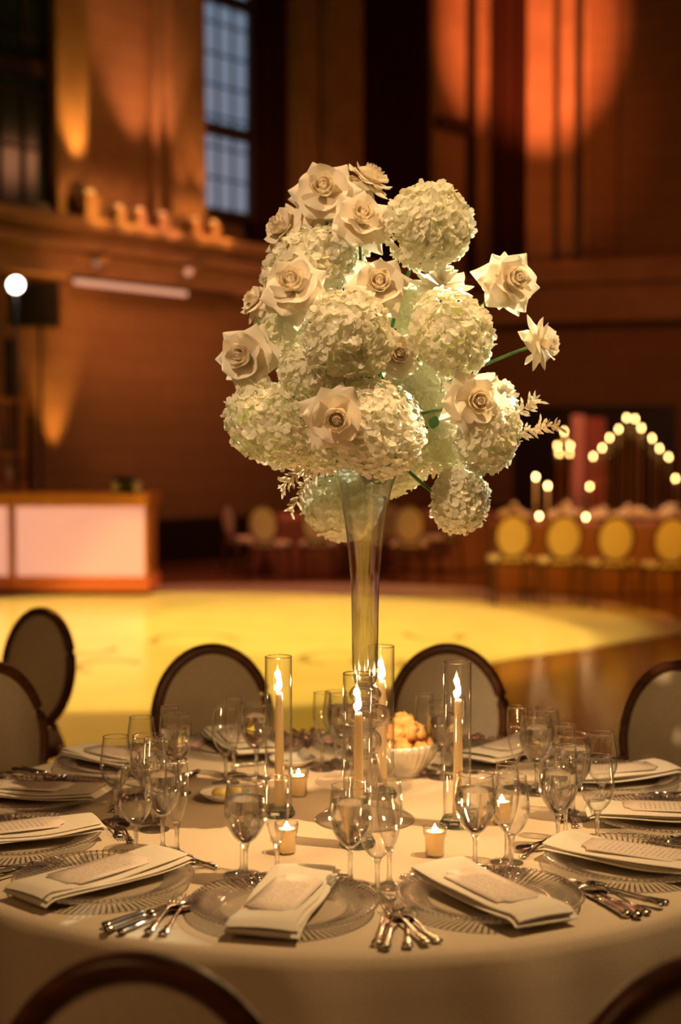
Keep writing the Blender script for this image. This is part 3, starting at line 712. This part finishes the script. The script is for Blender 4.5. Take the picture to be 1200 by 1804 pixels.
for (px, py, lb) in [(491, 1437, 'left of the vase'), (630, 1490, 'in front of the vase'), (805, 1455, 'right of the vase'), (672, 1405, 'behind the vase beside the bread bowl')]:
    p = on(px, py, TZ)
    cyl((p.x, p.y, TZ + .0005), 0, 'tall clear glass cylinder on a greenish base, ' + lb, 'glass candle cylinders')
    taper((p.x + .002, p.y, TZ + .0015), random.uniform(0, 6), 'lit ivory taper candle inside the glass cylinder ' + lb, 'taper candles')
def make_votive():
    t = thing('votive_holder', 'x', 'candle holder')
    b = MB(); b.lathe([(0, 0), (.018, 0), (.0195, .004), (.0205, .038), (.0235, .045), (.0240, .062), (.0226, .062), (.0220, .046), (.0190, .038), (.018, .004), (0, .0035)], 40); b.build('cup', M['cylglass'], t)
    return t
def make_votive_candle():
    t = thing('votive_candle', 'x', 'candle')
    b = MB(); b.lathe([(0, .0045), (.0172, .0045), (.0184, .037), (.0208, .045), (.0210, .050), (.008, .049), (.004, .047), (0, .047)], 32); b.build('wax_body', M['wax'], t)
    o = flame_mesh(.016, .0042).build('flame', M['flame'], t); o.location = (0, 0, .049)
    candle_light(t, .0575, .7); return t
vh = placer(make_votive()); vc = placer(make_votive_candle())
for (px, py, lb) in [(766, 1508, 'front right of the vase, nearest on the right'), (505, 1503, 'beside the flute, front left of the vase'), (526, 1403, 'behind the left glass cylinder'), (884, 1452, 'behind the near-right wine glass')]:
    p = on(px, py, TZ); z = TZ + .0005
    vh((p.x, p.y, z), 0, 'small clear votive cup ' + lb, 'votive cups'); vc((p.x, p.y, z), random.uniform(0, 6), 'lit cream votive candle in its cup ' + lb, 'votive candles')

# ------------------------------------------------------------------ trumpet vase
vp = on(643, 1444, TZ)
t = thing('trumpet_vase', 'tall clear glass trumpet vase with bubble stem and flared foot holding the white flowers', 'vase', (vp.x, vp.y, TZ + .0005))
ft = smooth_prof([(.1085, .0005), (.104, .006), (.085, .022), (.063, .045), (.045, .072), (.034, .105), (.0265, .150)])
b = MB(); b.lathe([(.1085, 0)] + ft + [(max(r - .0022, .003), z - .0012) for r, z in ft[::-1]] , 64); b.build('foot', M['footglass'], t)
b = MB(); b.tube([(.1075 * math.cos(2 * PI * i / 64), .1075 * math.sin(2 * PI * i / 64), .0016) for i in range(64)], .0016, 6, closed=True); b.build('foot_rim', M['stem'], t)
bub = smooth_prof([(.0265, .150), (.033, .157), (.037, .171), (.034, .185), (.026, .194), (.0225, .199), (.030, .205), (.048, .213), (.0575, .229), (.050, .245), (.032, .252), (.021, .256), (.024, .261), (.033, .267), (.0355, .277), (.029, .288), (.019, .294)])
b = MB(); b.lathe(bub + [(max(r - .0018, .003), z) for r, z in bub[::-1]], 56); b.build('bubble_stem', M['vaseglass'], t)
tr = smooth_prof([(.002, .296), (.018, .297), (.025, .305), (.0275, .330), (.029, .40), (.0297, .46), (.031, .52), (.035, .57), (.0405, .62), (.048, .672), (.058, .72), (.073, .762), (.092, .792), (.099, .800)])
b = MB(); b.lathe(tr + [(.0995, .8012), (.098, .8015)] + [(max(r - .002, .001), z + .001) for r, z in tr[::-1]], 64); tb = b.build('trumpet', M['vaseglass'], t)
b = MB(); b.tube([(.0985 * math.cos(2 * PI * i / 64), .0985 * math.sin(2 * PI * i / 64), .801) for i in range(64)], .0015, 6, closed=True); b.build('rim', M['stem'], tb)
# glass coaster plate behind the vase foot
p = on(641, 1384, TZ); b = MB(); b.lathe([(0, .004), (.09, .004), (.112, .009), (.118, .012), (.119, .0105), (.112, .0065), (.09, .001), (0, .001)], 64); o = b.build('glass_plate', M['charger']); o.location = (p.x, p.y, TZ + .0003); tag(o, 'flat round clear glass plate on the cloth just behind the vase foot', 'plate')

# ------------------------------------------------------------------ bread bowl, butter dish, side dish
p = on(716, 1366, TZ)
bp_ = [(0, .004), (.030, .004), (.034, .0), (.037, .004), (.036, .010), (.050, .024), (.066, .045), (.076, .066), (.081, .080), (.078, .080), (.072, .064), (.060, .044), (.045, .024), (0, .014)]
b = MB(); b.lathe(bp_, 120, rfun=lambda r, z, a, i: (r * (1 + (.022 * math.cos(a * 30) if 5 <= i <= 8 else 0)), z + (.006 * math.cos(a + .6) if i in (8, 9) else 0)))
o = b.build('bread_bowl', M['fluted']); o.location = (p.x, p.y, TZ + .0005); tag(o, 'fluted silvery bowl full of bread behind the right of the vase', 'bowl')
random.seed(9); bdat = [(-.045, -.01, .072), (-.01, -.045, .074), (.035, -.035, .072), (.05, .01, .073), (.01, .03, .076), (-.035, .035, .074), (-.03, -.015, .105), (.008, -.012, .112), (.03, .012, .102), (-.008, .012, .130)]
bl = ['left front', 'front', 'right front', 'right', 'back', 'left back', 'upper left', 'upper middle', 'upper right', 'topmost']
for i, (x, y, z) in enumerate(bdat):
    b = MB(); b.ball((0, 0, 0), .026, 12, 9, sq=(random.uniform(.8, 1.3), random.uniform(.7, 1.1), random.uniform(.7, 1.1)), jit=.30, mt=Matrix.Rotation(random.uniform(0, 3), 4, 'Z')); o = b.build('bread_piece', M['bread']); o.location = (p.x + x, p.y + y, TZ + z); tag(o, 'golden chunk of torn bread in the fluted bowl, %s piece' % bl[i], 'bread', 'bread pieces in the bowl')
def dish(px, py, r, lab):
    p = on(px, py, TZ); b = MB(); b.lathe([(0, .003), (r * .6, .003), (r * .62, 0), (r * .66, .003), (r * .9, .012), (r, .019), (r * .99, .0205), (r * .85, .014), (r * .6, .007), (0, .006)], 48); o = b.build('butter_dish', M['porcelain']); o.location = (p.x, p.y, TZ + .0005); tag(o, lab, 'dish'); return p
p = dish(397, 1408, .062, 'small white dish with butter on the left of the table')
for i, (x, y, l_) in enumerate([(-.012, -.012, 'left'), (.02, .004, 'right')]):
    b = MB(); b.ball((0, 0, 0), .017, 14, 9, sq=(1.1, .8, .75)); o = b.build('butter_curl', M['butter']); o.location = (p.x + x, p.y + y, TZ + .018); tag(o, 'yellow ball of butter in the white dish, %s one' % l_, 'butter')
dish(515, 1348, .06, 'small white dish toward the back of the table, left of the vase')

# ------------------------------------------------------------------ flowers
def petal(b, phi, r0, z0, L_, W_, th0, th1, cup, pt, mt, tw=0, nu=6, nv=10, roll=0, vm=.62):
    """one petal: runs outward from the axis at azimuth phi; th = angle from the axis"""
    ce = [(r0, z0)]; ths = []
    for j in range(nv + 1):
        v = j / nv; ths.append(th0 + (th1 - th0) * v ** 1.5)
        if j: ce.append((ce[-1][0] + L_ / nv * math.sin(ths[-1]), ce[-1][1] + L_ / nv * math.cos(ths[-1])))
    def fn(u, v):
        j = min(int(round(v * nv)), nv); r, z = ce[j]; th = ths[j]; x = 2 * u - 1
        wv = W_ * (.30 + .70 * math.sin(PI * min(v, vm) / (2 * vm))) * (1 if v < vm else (1 - ((v - vm) / (1 - vm)) ** pt * .96))
        n_r, n_z = -math.cos(th), math.sin(th)
        off = cup * wv * x * x - roll * wv * max(0, v - .4) * x * x * 1.3 + .04 * wv * math.sin(x * 5 + phi * 3) * v
        rr = r + n_r * off; zz = z + n_z * off
        ta = wv * x
        if r0 < .012 and th1 < .6: # wrap tightly around the axis
            ang = phi + ta / max(rr + .004, .006); return ((rr) * math.cos(ang), (rr) * math.sin(ang), zz)
        return (rr * math.cos(phi) - ta * math.sin(phi), rr * math.sin(phi) + ta * math.cos(phi), zz)
    b.grid(fn, nu, nv, mt)
def rose_mesh(seed):
    """reflexed garden rose, unit radius about .07 m, axis +Z"""
    rd = random.Random(seed); b = MB(); r_ = lambda a, c: rd.uniform(a, c)
    b.ball((0, 0, .026), .0085, 10, 8, sq=(1, 1, 1.9))
    for i in range(3): petal(b, i * 2.1, .002, .012, .034, .010, .05, -.12, 0, 3, None, nu=6)
    for i in range(4): petal(b, i * 1.57 + .5, .005, .010, .038, .013, .15, -.05, 0, 3, None)
    for i in range(5): petal(b, i * 1.257 + .2, .009, .008, .040, .017, .32, .02, 0, 3, None)
    for i in range(5): petal(b, i * 1.257 + .8 + r_(-.1, .1), .008, .004, .044, .026, .62, .18 + r_(-.1, .1), .30, 2.2, None, roll=.2)
    for i in range(5): petal(b, i * 1.257 + r_(-.15, .15), .007, .001, .052, .032, .95, .75 + r_(-.2, .2), .18, 1.5, None, roll=.7, vm=.58)
    for i in range(6): petal(b, i * 1.047 + .4 + r_(-.2, .2), .006, -.002, r_(.060, .068), .036, 1.2, 1.45 + r_(-.35, .35), .06, 1.05, None, roll=1.0, vm=.48)
    for i in range(5): petal(b, i * 1.257 + r_(-.25, .25), .005, -.005, r_(.066, .078), .035, 1.45, 1.95 + r_(-.4, .4), .0, .95, None, roll=1.1, vm=.45)
    for i in range(3): petal(b, i * 2.09 + r_(-.3, .3), .005, -.008, .058, .028, 1.9, 2.7 + r_(-.2, .3), .0, 1.1, None, roll=.8)
    return b
def hydra_mesh(seed, nf=290):
    """mophead: florets with four rounded petals over a dome, unit radius .09"""
    rd = random.Random(seed); b = MB(); R = .083
    bumps = [(Vector((rd.uniform(-1, 1), rd.uniform(-1, 1), rd.uniform(-.4, 1))).normalized(), rd.uniform(-.18, .14)) for _ in range(12)]
    for i in range(nf):
        z = 1 - 1.62 * (i + .5) / nf; a = i * 2.39996; s = math.sqrt(max(0, 1 - z * z))
        n = Vector((s * math.cos(a), s * math.sin(a), z))
        rr = R * (1 + sum(k_ * max(0, n.dot(d_)) ** 9 for d_, k_ in bumps) + rd.uniform(-.07, .07))
        pos = Vector((n.x, n.y, n.z * .86)) * rr
        dn = (n + Vector((rd.uniform(-.55, .55), rd.uniform(-.55, .55), rd.uniform(-.55, .55)))).normalized()
        mt = Matrix.Translation(pos) @ dn.to_track_quat('Z', 'Y').to_matrix().to_4x4() @ Matrix.Rotation(rd.uniform(0, 6), 4, 'Z')
        sz = rd.uniform(.0100, .0142)
        for q in range(4):
            cup = rd.uniform(-.1, .55)
            def fn(u, v, q=q, cup=cup):
                x = 2 * u - 1; r = sz * (.08 + .92 * v); wv = sz * .62 * math.sin(PI * (.10 + .74 * v)) ** .8
                zz = cup * r * v - .25 * wv * x * x + .002
                an = q * PI / 2; X, Y = r, wv * x
                return (X * math.cos(an) - Y * math.sin(an), X * math.sin(an) + Y * math.cos(an), zz)
            b.grid(fn, 2, 3, mt)
    return b
RM = []
for sd in (1, 2, 3, 4, 5): me = rose_mesh(sd).build('petals', M['rose']); RM.append(me.data); bpy.data.objects.remove(me)
HM = []; HC = []
for sd in (21, 22, 23, 24): me = hydra_mesh(sd).build('florets', M['hydrangea']); HM.append(me.data); bpy.data.objects.remove(me)
b = MB(); b.ball((0, 0, .0), .066, 20, 14, sq=(1, 1, .84), jit=.06); me = b.build('flower_heart', M['hcore']); HCd = me.data; bpy.data.objects.remove(me)
b = MB()
for i in range(5):
    a = i * 1.257; b.grid(lambda u, v: ((.004 + .026 * v) * math.cos(a) - (2 * u - 1) * .005 * (1 - v ** 2) * math.sin(a), (.004 + .026 * v) * math.sin(a) + (2 * u - 1) * .005 * (1 - v ** 2) * math.cos(a), -.010 - .012 * v), 2, 4)
b.ball((0, 0, -.010), .008, 10, 6); me = b.build('calyx', M['green']); CAL = me.data; bpy.data.objects.remove(me)
MOUTH = Vector((vp.x, vp.y, TZ + .79))
def flower(kind, px, py, Y, rad, dirv, label, seed, stem=True):
    pos = at(px, py, Y); d = Vector((dirv[0], -dirv[2], dirv[1])).normalized()
    mpx = Y / F
    R = rad * mpx
    q = d.to_track_quat('Z', 'Y') @ Quaternion((0, 0, 1), seed * 1.7)
    if kind == 'rose':
        sc = R * 1.03 / .066; t = thing('rose', label, 'flower', pos, 0, 'white roses in the vase')
        parts = [('petals', RM[seed % 5]), ('calyx', CAL)]; sh = .015 * sc
    else:
        sc = R * 1.03 / .088; t = thing('hydrangea', label, 'flower', pos, 0, 'white hydrangeas in the vase')
        parts = [('florets', HM[seed % 4]), ('flower_heart', HCd)]; sh = .0
    for nm, me in parts:
        o = bpy.data.objects.new(nm, me); COL.objects.link(o); o.parent = t; o.rotation_mode = 'QUATERNION'; o.rotation_quaternion = q; o.scale = (sc,) * 3 if kind == 'rose' else (sc * (1 + .10 * math.sin(seed * 2.3)), sc * (1 - .10 * math.sin(seed * 2.3)), sc)
        o.location = -d * sh
    if stem:
        back = -d * (.02 * sc if kind == 'rose' else .05 * sc)
        m = MOUTH - pos; rnd = random.Random(seed)
        end = m + Vector((rnd.uniform(-.03, .03), rnd.uniform(-.03, .03), rnd.uniform(-.04, .02)))
        ctrl1 = back - d * .07 + Vector((0, 0, -.01)); ctrl2 = m + Vector((rnd.uniform(-.02, .02), rnd.uniform(-.02, .02), .10))
        if seed in (1, 3, 6, 8): ctrl1 = back + Vector((.005, -.005, -.09)); ctrl2 = m * .6 + Vector((.0, -.05, .0))
        pts = []
        for i in range(17):
            s_ = i / 16; pts.append((1 - s_) ** 3 * back + 3 * (1 - s_) ** 2 * s_ * ctrl1 + 3 * (1 - s_) * s_ * s_ * ctrl2 + s_ ** 3 * end)
        b = MB(); b.tube(pts, .0034 if kind == 'rose' else .0042, 8); b.build('stem', M['green'], t)
    return t
Y0 = vp.y
FL = [
 ('rose', 570, 335, .02, 60, (-.05, .35, 1), 'large rose at the very top left of the arrangement, facing front'),
 ('rose', 653, 312, .08, 44, (.45, .8, .25), 'rose at the very top of the arrangement, tilted to the right'),
 ('rose', 637, 384, -.02, 56, (.25, .45, .9), 'open rose just below the two topmost roses'),
 ('rose', 497, 402, .04, 48, (-.65, .35, .45), 'rose at the upper left turned to the left'),
 ('rose', 515, 502, -.10, 62, (-.15, .45, .9), 'large rose on the upper left in front of a hydrangea'),
 ('rose', 668, 502, -.06, 56, (.0, .35, 1), 'rose in the upper middle with a long stem below it'),
 ('rose', 447, 528, .0, 33, (-.7, .5, .4), 'small half-open rose at the left edge, upper one'),
 ('rose', 782, 492, .03, 50, (.2, .85, .35), 'rose below the big upper right hydrangea, facing up'),
 ('rose', 903, 494, .0, 56, (.45, .15, .85), 'rose on its own stem at the right, higher of the two'),
 ('rose', 962, 604, .0, 45, (.85, .12, .35), 'rose at the far right on the longest green stem'),
 ('rose', 430, 628, -.06, 58, (-.5, .0, .85), 'large rose at the left edge above the lower left hydrangea'),
 ('rose', 592, 738, -.19, 60, (.05, -.12, 1), 'rose at the lower front centre with pointed outer petals'),
 ('rose', 700, 625, -.08, 44, (.25, .1, .9), 'rose tucked between the two middle hydrangeas'),
 ('rose', 838, 708, -.10, 58, (.3, .05, .95), 'blush-white rose at the lower right facing front'),
 ('rose', 886, 690, .05, 40, (.5, .6, .3), 'rose half hidden behind the lower right rose'),
 ('hydrangea', 757, 398, .0, 76, (.3, .45, .75), 'large hydrangea at the upper right of the arrangement'),
 ('hydrangea', 545, 468, .03, 74, (-.25, .5, .7), 'hydrangea behind the roses at the upper left'),
 ('hydrangea', 615, 592, -.13, 80, (-.05, .2, 1), 'large hydrangea in the front centre of the arrangement'),
 ('hydrangea', 793, 590, -.06, 72, (.35, .15, .9), 'hydrangea right of centre, below the lone roses'),
 ('hydrangea', 476, 745, -.06, 74, (-.55, -.15, .8), 'hydrangea at the lower left edge of the arrangement'),
 ('hydrangea', 655, 750, -.10, 84, (.05, -.05, 1), 'hydrangea right behind the lower front rose'),
 ('hydrangea', 553, 660, -.08, 58, (-.3, 0, .9), 'hydrangea between the centre hydrangea and the left roses'),
 ('hydrangea', 497, 590, .02, 56, (-.5, .3, .6), 'hydrangea behind the large left-edge rose'),
 ('hydrangea', 858, 762, -.03, 64, (.55, -.15, .8), 'hydrangea at the lower right below the blush-white rose'),
 ('hydrangea', 782, 775, .05, 52, (.2, -.2, .8), 'brightly lit hydrangea set back at the lower right of centre'),
 ('hydrangea', 812, 880, -.02, 58, (.6, -.1, .55), 'hydrangea hanging lowest on the right beside the vase'),
 ('hydrangea', 606, 890, .16, 64, (-.1, -.55, .7), 'hydrangea hanging behind the glass neck of the vase'),
 ('hydrangea', 695, 815, .10, 60, (.1, -.4, .8), 'hydrangea just behind the right rim of the vase'),
 ('hydrangea', 715, 545, .12, 48, (.1, .3, .9), 'brightly lit hydrangea deep in the middle of the arrangement'),
 ('hydrangea', 738, 680, .05, 62, (.2, .1, .9), 'brightly lit hydrangea behind the green stems right of centre'),
 ('hydrangea', 562, 772, -.05, 58, (-.2, -.3, .9), 'hydrangea low on the left above the vase rim'),
 ('hydrangea', 597, 432, .10, 46, (0, .6, .6), 'pale hydrangea set back below the top roses'),
]
for i, (k_, px, py, dz, rad, dv, lb) in enumerate(FL): flower(k_, px, py, Y0 + dz, rad, dv, 'white ' + lb if 'blush' not in lb else lb, i + 1)
# bleached ruscus sprigs
def sprig(p0, p1, label, seed, nl=44):
    rd = random.Random(seed); A = at(*p0); B = at(*p1); t = thing('foliage_sprig', label, 'foliage', A, 0, 'bleached foliage sprigs')
    d = B - A; b = MB(); mid = d * .5 + Vector((0, 0, .02)); ax = lambda s_: (2 * (1 - s_) * s_) * mid + s_ * s_ * d
    b.tube([ax(s_ / 10) for s_ in range(11)], .0012, 6); 
    b.tube([Vector((0, 0, 0)), (MOUTH - A) * .5 + Vector((0, 0, .02)), MOUTH - A + Vector((0, 0, -.05))], .0016, 6); b.build('stem', M['ruscus'], t)
    b = MB(); dn = d.normalized()
    for i in range(nl):
        s_ = .12 + .88 * i / nl; c_ = ax(s_); side = dn.cross(Vector((rd.uniform(-1, 1), rd.uniform(-1, 1), rd.uniform(-1, 1)))).normalized()
        ld = (dn * rd.uniform(.3, .9) + side * 1.0).normalized(); L_ = rd.uniform(.011, .021); wd = ld.cross(Vector((rd.uniform(-1, 1), 1, rd.uniform(-.5, .5)))).normalized()
        nn_ = ld.cross(wd)
        for sub in range(2):
            o_ = c_ + ld * L_ * .5 * sub
            b.grid(lambda u, v: o_ + ld * L_ * v + wd * (2 * u - 1) * .0030 * math.sin(PI * (.08 + .9 * v)) + nn_ * .005 * v * v, 2, 4)
    b.build('leaves', M['ruscus'], t)
sprig((890, 775, Y0), (985, 752, Y0 - .02), 'bleached leaf sprig sticking out at the right above the hydrangea, lower branch', 1)
sprig((895, 755, Y0 + .02), (945, 706, Y0), 'bleached leaf sprig sticking out at the right, upper branch', 2, 38)
sprig((560, 815, Y0 - .02), (497, 860, Y0 - .04), 'bleached leaf sprig hanging at the lower left beside the vase, outer one', 3)
sprig((565, 820, Y0 + .02), (512, 905, Y0 - .02), 'bleached leaf sprig hanging lowest at the left beside the vase', 4, 40)
sprig((740, 800, Y0 + .08), (790, 862, Y0 + .06), 'bleached leaf sprig behind the hanging hydrangea right of the vase', 5)
# green leaf on the stem at the lower right
p = at(768, 733, Y0 - .03); b = MB(); b.grid(lambda u, v: ((2 * u - 1) * .012 * math.sin(PI * (.05 + .9 * v)), .002 * math.sin(v * 3), -.028 * v), 4, 6); o = b.build('rose_leaf', M['green']); o.location = p; o.rotation_euler = (0, .3, 0); tag(o, 'small dark green leaf on a stem at the lower right of the arrangement', 'leaf')

# ------------------------------------------------------------------ far tables
far = placer(make_chair(M['goldwood'], M['farpad']))
def farchair(px, Y, deg, label, grp):
    x = (px - 600) / F * Y; a = D(deg); return far((x, Y, 0), -a, label, grp)
hl = ['leftmost', 'second from the left', 'third from the left', 'fourth from the left']
for i, px in enumerate((897, 985, 1075, 1173)):
    farchair(px, 14.8 - .25 * i, -4, 'amber-lit oval-back chair at the head table, %s of the front row' % hl[i], 'chairs at the head table')
def longtable(x0, x1, y0, y1, m, label, z=.76, rz=0):
    b = MB(); n_ = 60; out = []
    W_ = x1 - x0; H_ = y1 - y0; P_ = 2 * (W_ + H_)
    def pt(s_):
        s_ *= P_
        if s_ < W_: return (x0 + s_, y0, 0, -1)
        s_ -= W_
        if s_ < H_: return (x1, y0 + s_, 1, 0)
        s_ -= H_
        if s_ < W_: return (x1 - s_, y1, 0, 1)
        s_ -= W_; return (x0, y1 - s_, -1, 0)
    def fn(u, v):
        x, y, nx, ny = pt(min(u, .99999)); k_ = (1 - v) * .03 * math.sin(u * P_ * 2 * PI / .3); return (x + nx * k_, y + ny * k_, .01 + (z - .01) * v)
    b.grid(fn, 240, 3); b.add([(x0, y0, z), (x1, y0, z), (x1, y1, z), (x0, y1, z)], [(0, 1, 2, 3)])
    o = b.build('tablecloth', m); tag(o, label, 'tablecloth'); return o
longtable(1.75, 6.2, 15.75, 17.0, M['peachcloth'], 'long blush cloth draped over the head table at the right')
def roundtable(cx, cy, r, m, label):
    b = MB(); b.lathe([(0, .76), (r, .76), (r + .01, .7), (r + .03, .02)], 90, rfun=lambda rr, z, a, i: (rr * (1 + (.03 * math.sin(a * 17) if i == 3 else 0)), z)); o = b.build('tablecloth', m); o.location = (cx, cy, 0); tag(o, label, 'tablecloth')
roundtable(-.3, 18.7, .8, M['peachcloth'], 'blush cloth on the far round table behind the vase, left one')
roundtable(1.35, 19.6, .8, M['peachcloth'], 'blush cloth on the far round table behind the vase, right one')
for i, (px, Y, dg, lb) in enumerate([(432, 18.1, 60, 'side-on chair leftmost at the far round table left of the vase'), (477, 17.2, 20, 'peach-lit oval-back chair at the far left round table'), (560, 17.3, 0, 'oval-back chair behind the vase at the far left round table'),
        (640, 17.8, -20, 'oval-back chair right behind the vase neck at the far table'), (722, 17.2, 5, 'pale oval-back chair right of the vase at the far right round table'), (775, 18.4, -40, 'turned oval-back chair rightmost at the far round tables'), (690, 18.2, 10, 'oval-back chair second row right of the vase')]):
    farchair(px, Y, dg, lb, 'chairs at the far round tables')
# head table candles: flames on tall glass-sleeved stands
def make_stand():
    return None
stm = thin('far_glass_tube', (.9, .85, .75), 1.5, .1, 2)
CA = [(1104, 736), (1119, 738), (1090, 756), (1130, 754), (1074, 771), (1149, 772), (1061, 789), (1162, 790), (1045, 804), (1178, 805), (1190, 843), (1039, 857)]
def tallcandle(px, py, Y, base, label, grp):
    p = at(px, py, Y); t = thing('tall_candle', label, 'candle', (p.x, Y, base)); h = p.z - base
    b = MB(); b.lathe([(0, 0), (.07, 0), (.07, .015), (.012, .03), (.008, h * .5), (.010, h - .25), (.02, h - .24), (0, h - .23)], 14); b.build('stand', M['copper'] if base == 0 else M['stem'], t)
    b = MB(); b.tube([(0, 0, h - .23), (0, 0, h - .025)], .011, 10); b.build('wax_body', M['wax'], t)
    b = MB(); b.lathe([(.04, h - .23), (.04, h + .07)], 20); b.build('glass_sleeve', stm, t)
    b = MB(); b.ball((0, 0, h), .013, 10, 8, sq=(1, 1, 2.0)); b.build('flame', M['farflame'], t)
ordn = ['topmost left flame', 'topmost right flame', 'second from the top on the left side', 'second from the top on the right side', 'third from the top on the left side', 'third from the top on the right side', 'fourth from the top on the left side', 'fourth from the top on the right side', 'fifth from the top on the left side', 'fifth from the top on the right side', 'lowest on the right side', 'lowest on the left side']
for i, (px, py) in enumerate(CA): tallcandle(px, py, 17.6 + .1 * (i % 3), 0, 'tall candle in the peaked row at right, ' + ordn[i], 'candles of the peaked row')
cl5 = [(994, 760, 'top'), (995, 773, 'upper middle'), (982, 785, 'left'), (1005, 785, 'right'), (985, 799, 'lower left'), (1004, 799, 'lower right')]
for i, (px, py, l_) in enumerate(cl5): tallcandle(px, py, 18.6 + .15 * (i % 2), 0, 'tall candle in the cluster left of the peaked row, %s flame' % l_, 'candles of the small cluster')
for (px, py, Y, l_) in [(944, 840, 16.3, 'leftmost, taller'), (965, 856, 16.2, 'second from the left'), (950, 909, 15.95, 'low one at the left end'), (1032, 911, 15.95, 'low one between two chairs')]:
    p = at(px, py, Y); t = thing('table_candle', 'lit candle on the head table, ' + l_, 'candle', (p.x, Y, .765), 0, 'candles on the head table'); h = max(p.z - .765, .06)
    b = MB(); b.tube([(0, 0, 0), (0, 0, h - .025)], .014, 12); b.build('wax_body', M['wax'], t)
    b = MB(); b.ball((0, 0, h), .013, 10, 8, sq=(1, 1, 1.8)); b.build('flame', M['farflame'], t)
# low floral mounds and glassware on the head table
random.seed(31)
for i, (px, s_, lb) in enumerate([(905, .15, 'leftmost'), (1000, .17, 'second from the left'), (1062, .13, 'middle'), (1115, .15, 'second from the right'), (1180, .16, 'rightmost')]):
    x = (px - 600) / F * 16.5; b = MB()
    for k_ in range(40):
        a = random.uniform(0, 6.28); q_ = random.uniform(0, 1) ** .5; b.ball((s_ * 1.3 * q_ * math.cos(a), s_ * .8 * q_ * math.sin(a), .04 + s_ * (1 - q_ * .8) * random.uniform(.5, 1.1)), random.uniform(.025, .045), 8, 6)
    o = b.build('flower_mound', M['rose']); o.location = (x, 16.5, .765); tag(o, 'low mound of pale flowers on the head table, %s of the row' % lb, 'flowers', 'flower mounds on the head table')
gp = MB().lathe([(0, 0), (.03, 0), (.004, .01), (.004, .08), (.03, .11), (.032, .2), (.028, .2), (.026, .12), (0, .09)], 14).build('wine_glass', stm); tag(gp, 'clear wine glass on the head table among the candles', 'glass', 'glasses on the head table'); fg = placer(gp)
gl_ = ['at the left end', 'second from the left', 'third from the left', 'fourth from the left', 'in the middle', 'fourth from the right', 'third from the right', 'second from the right', 'at the right end']
for i in range(9): fg((1.95 + i * .27, 16.05 + .12 * (i % 2), .765), 0, 'clear wine glass on the blush head table, %s of the row' % gl_[i], 'glasses on the head table')
gobj = None
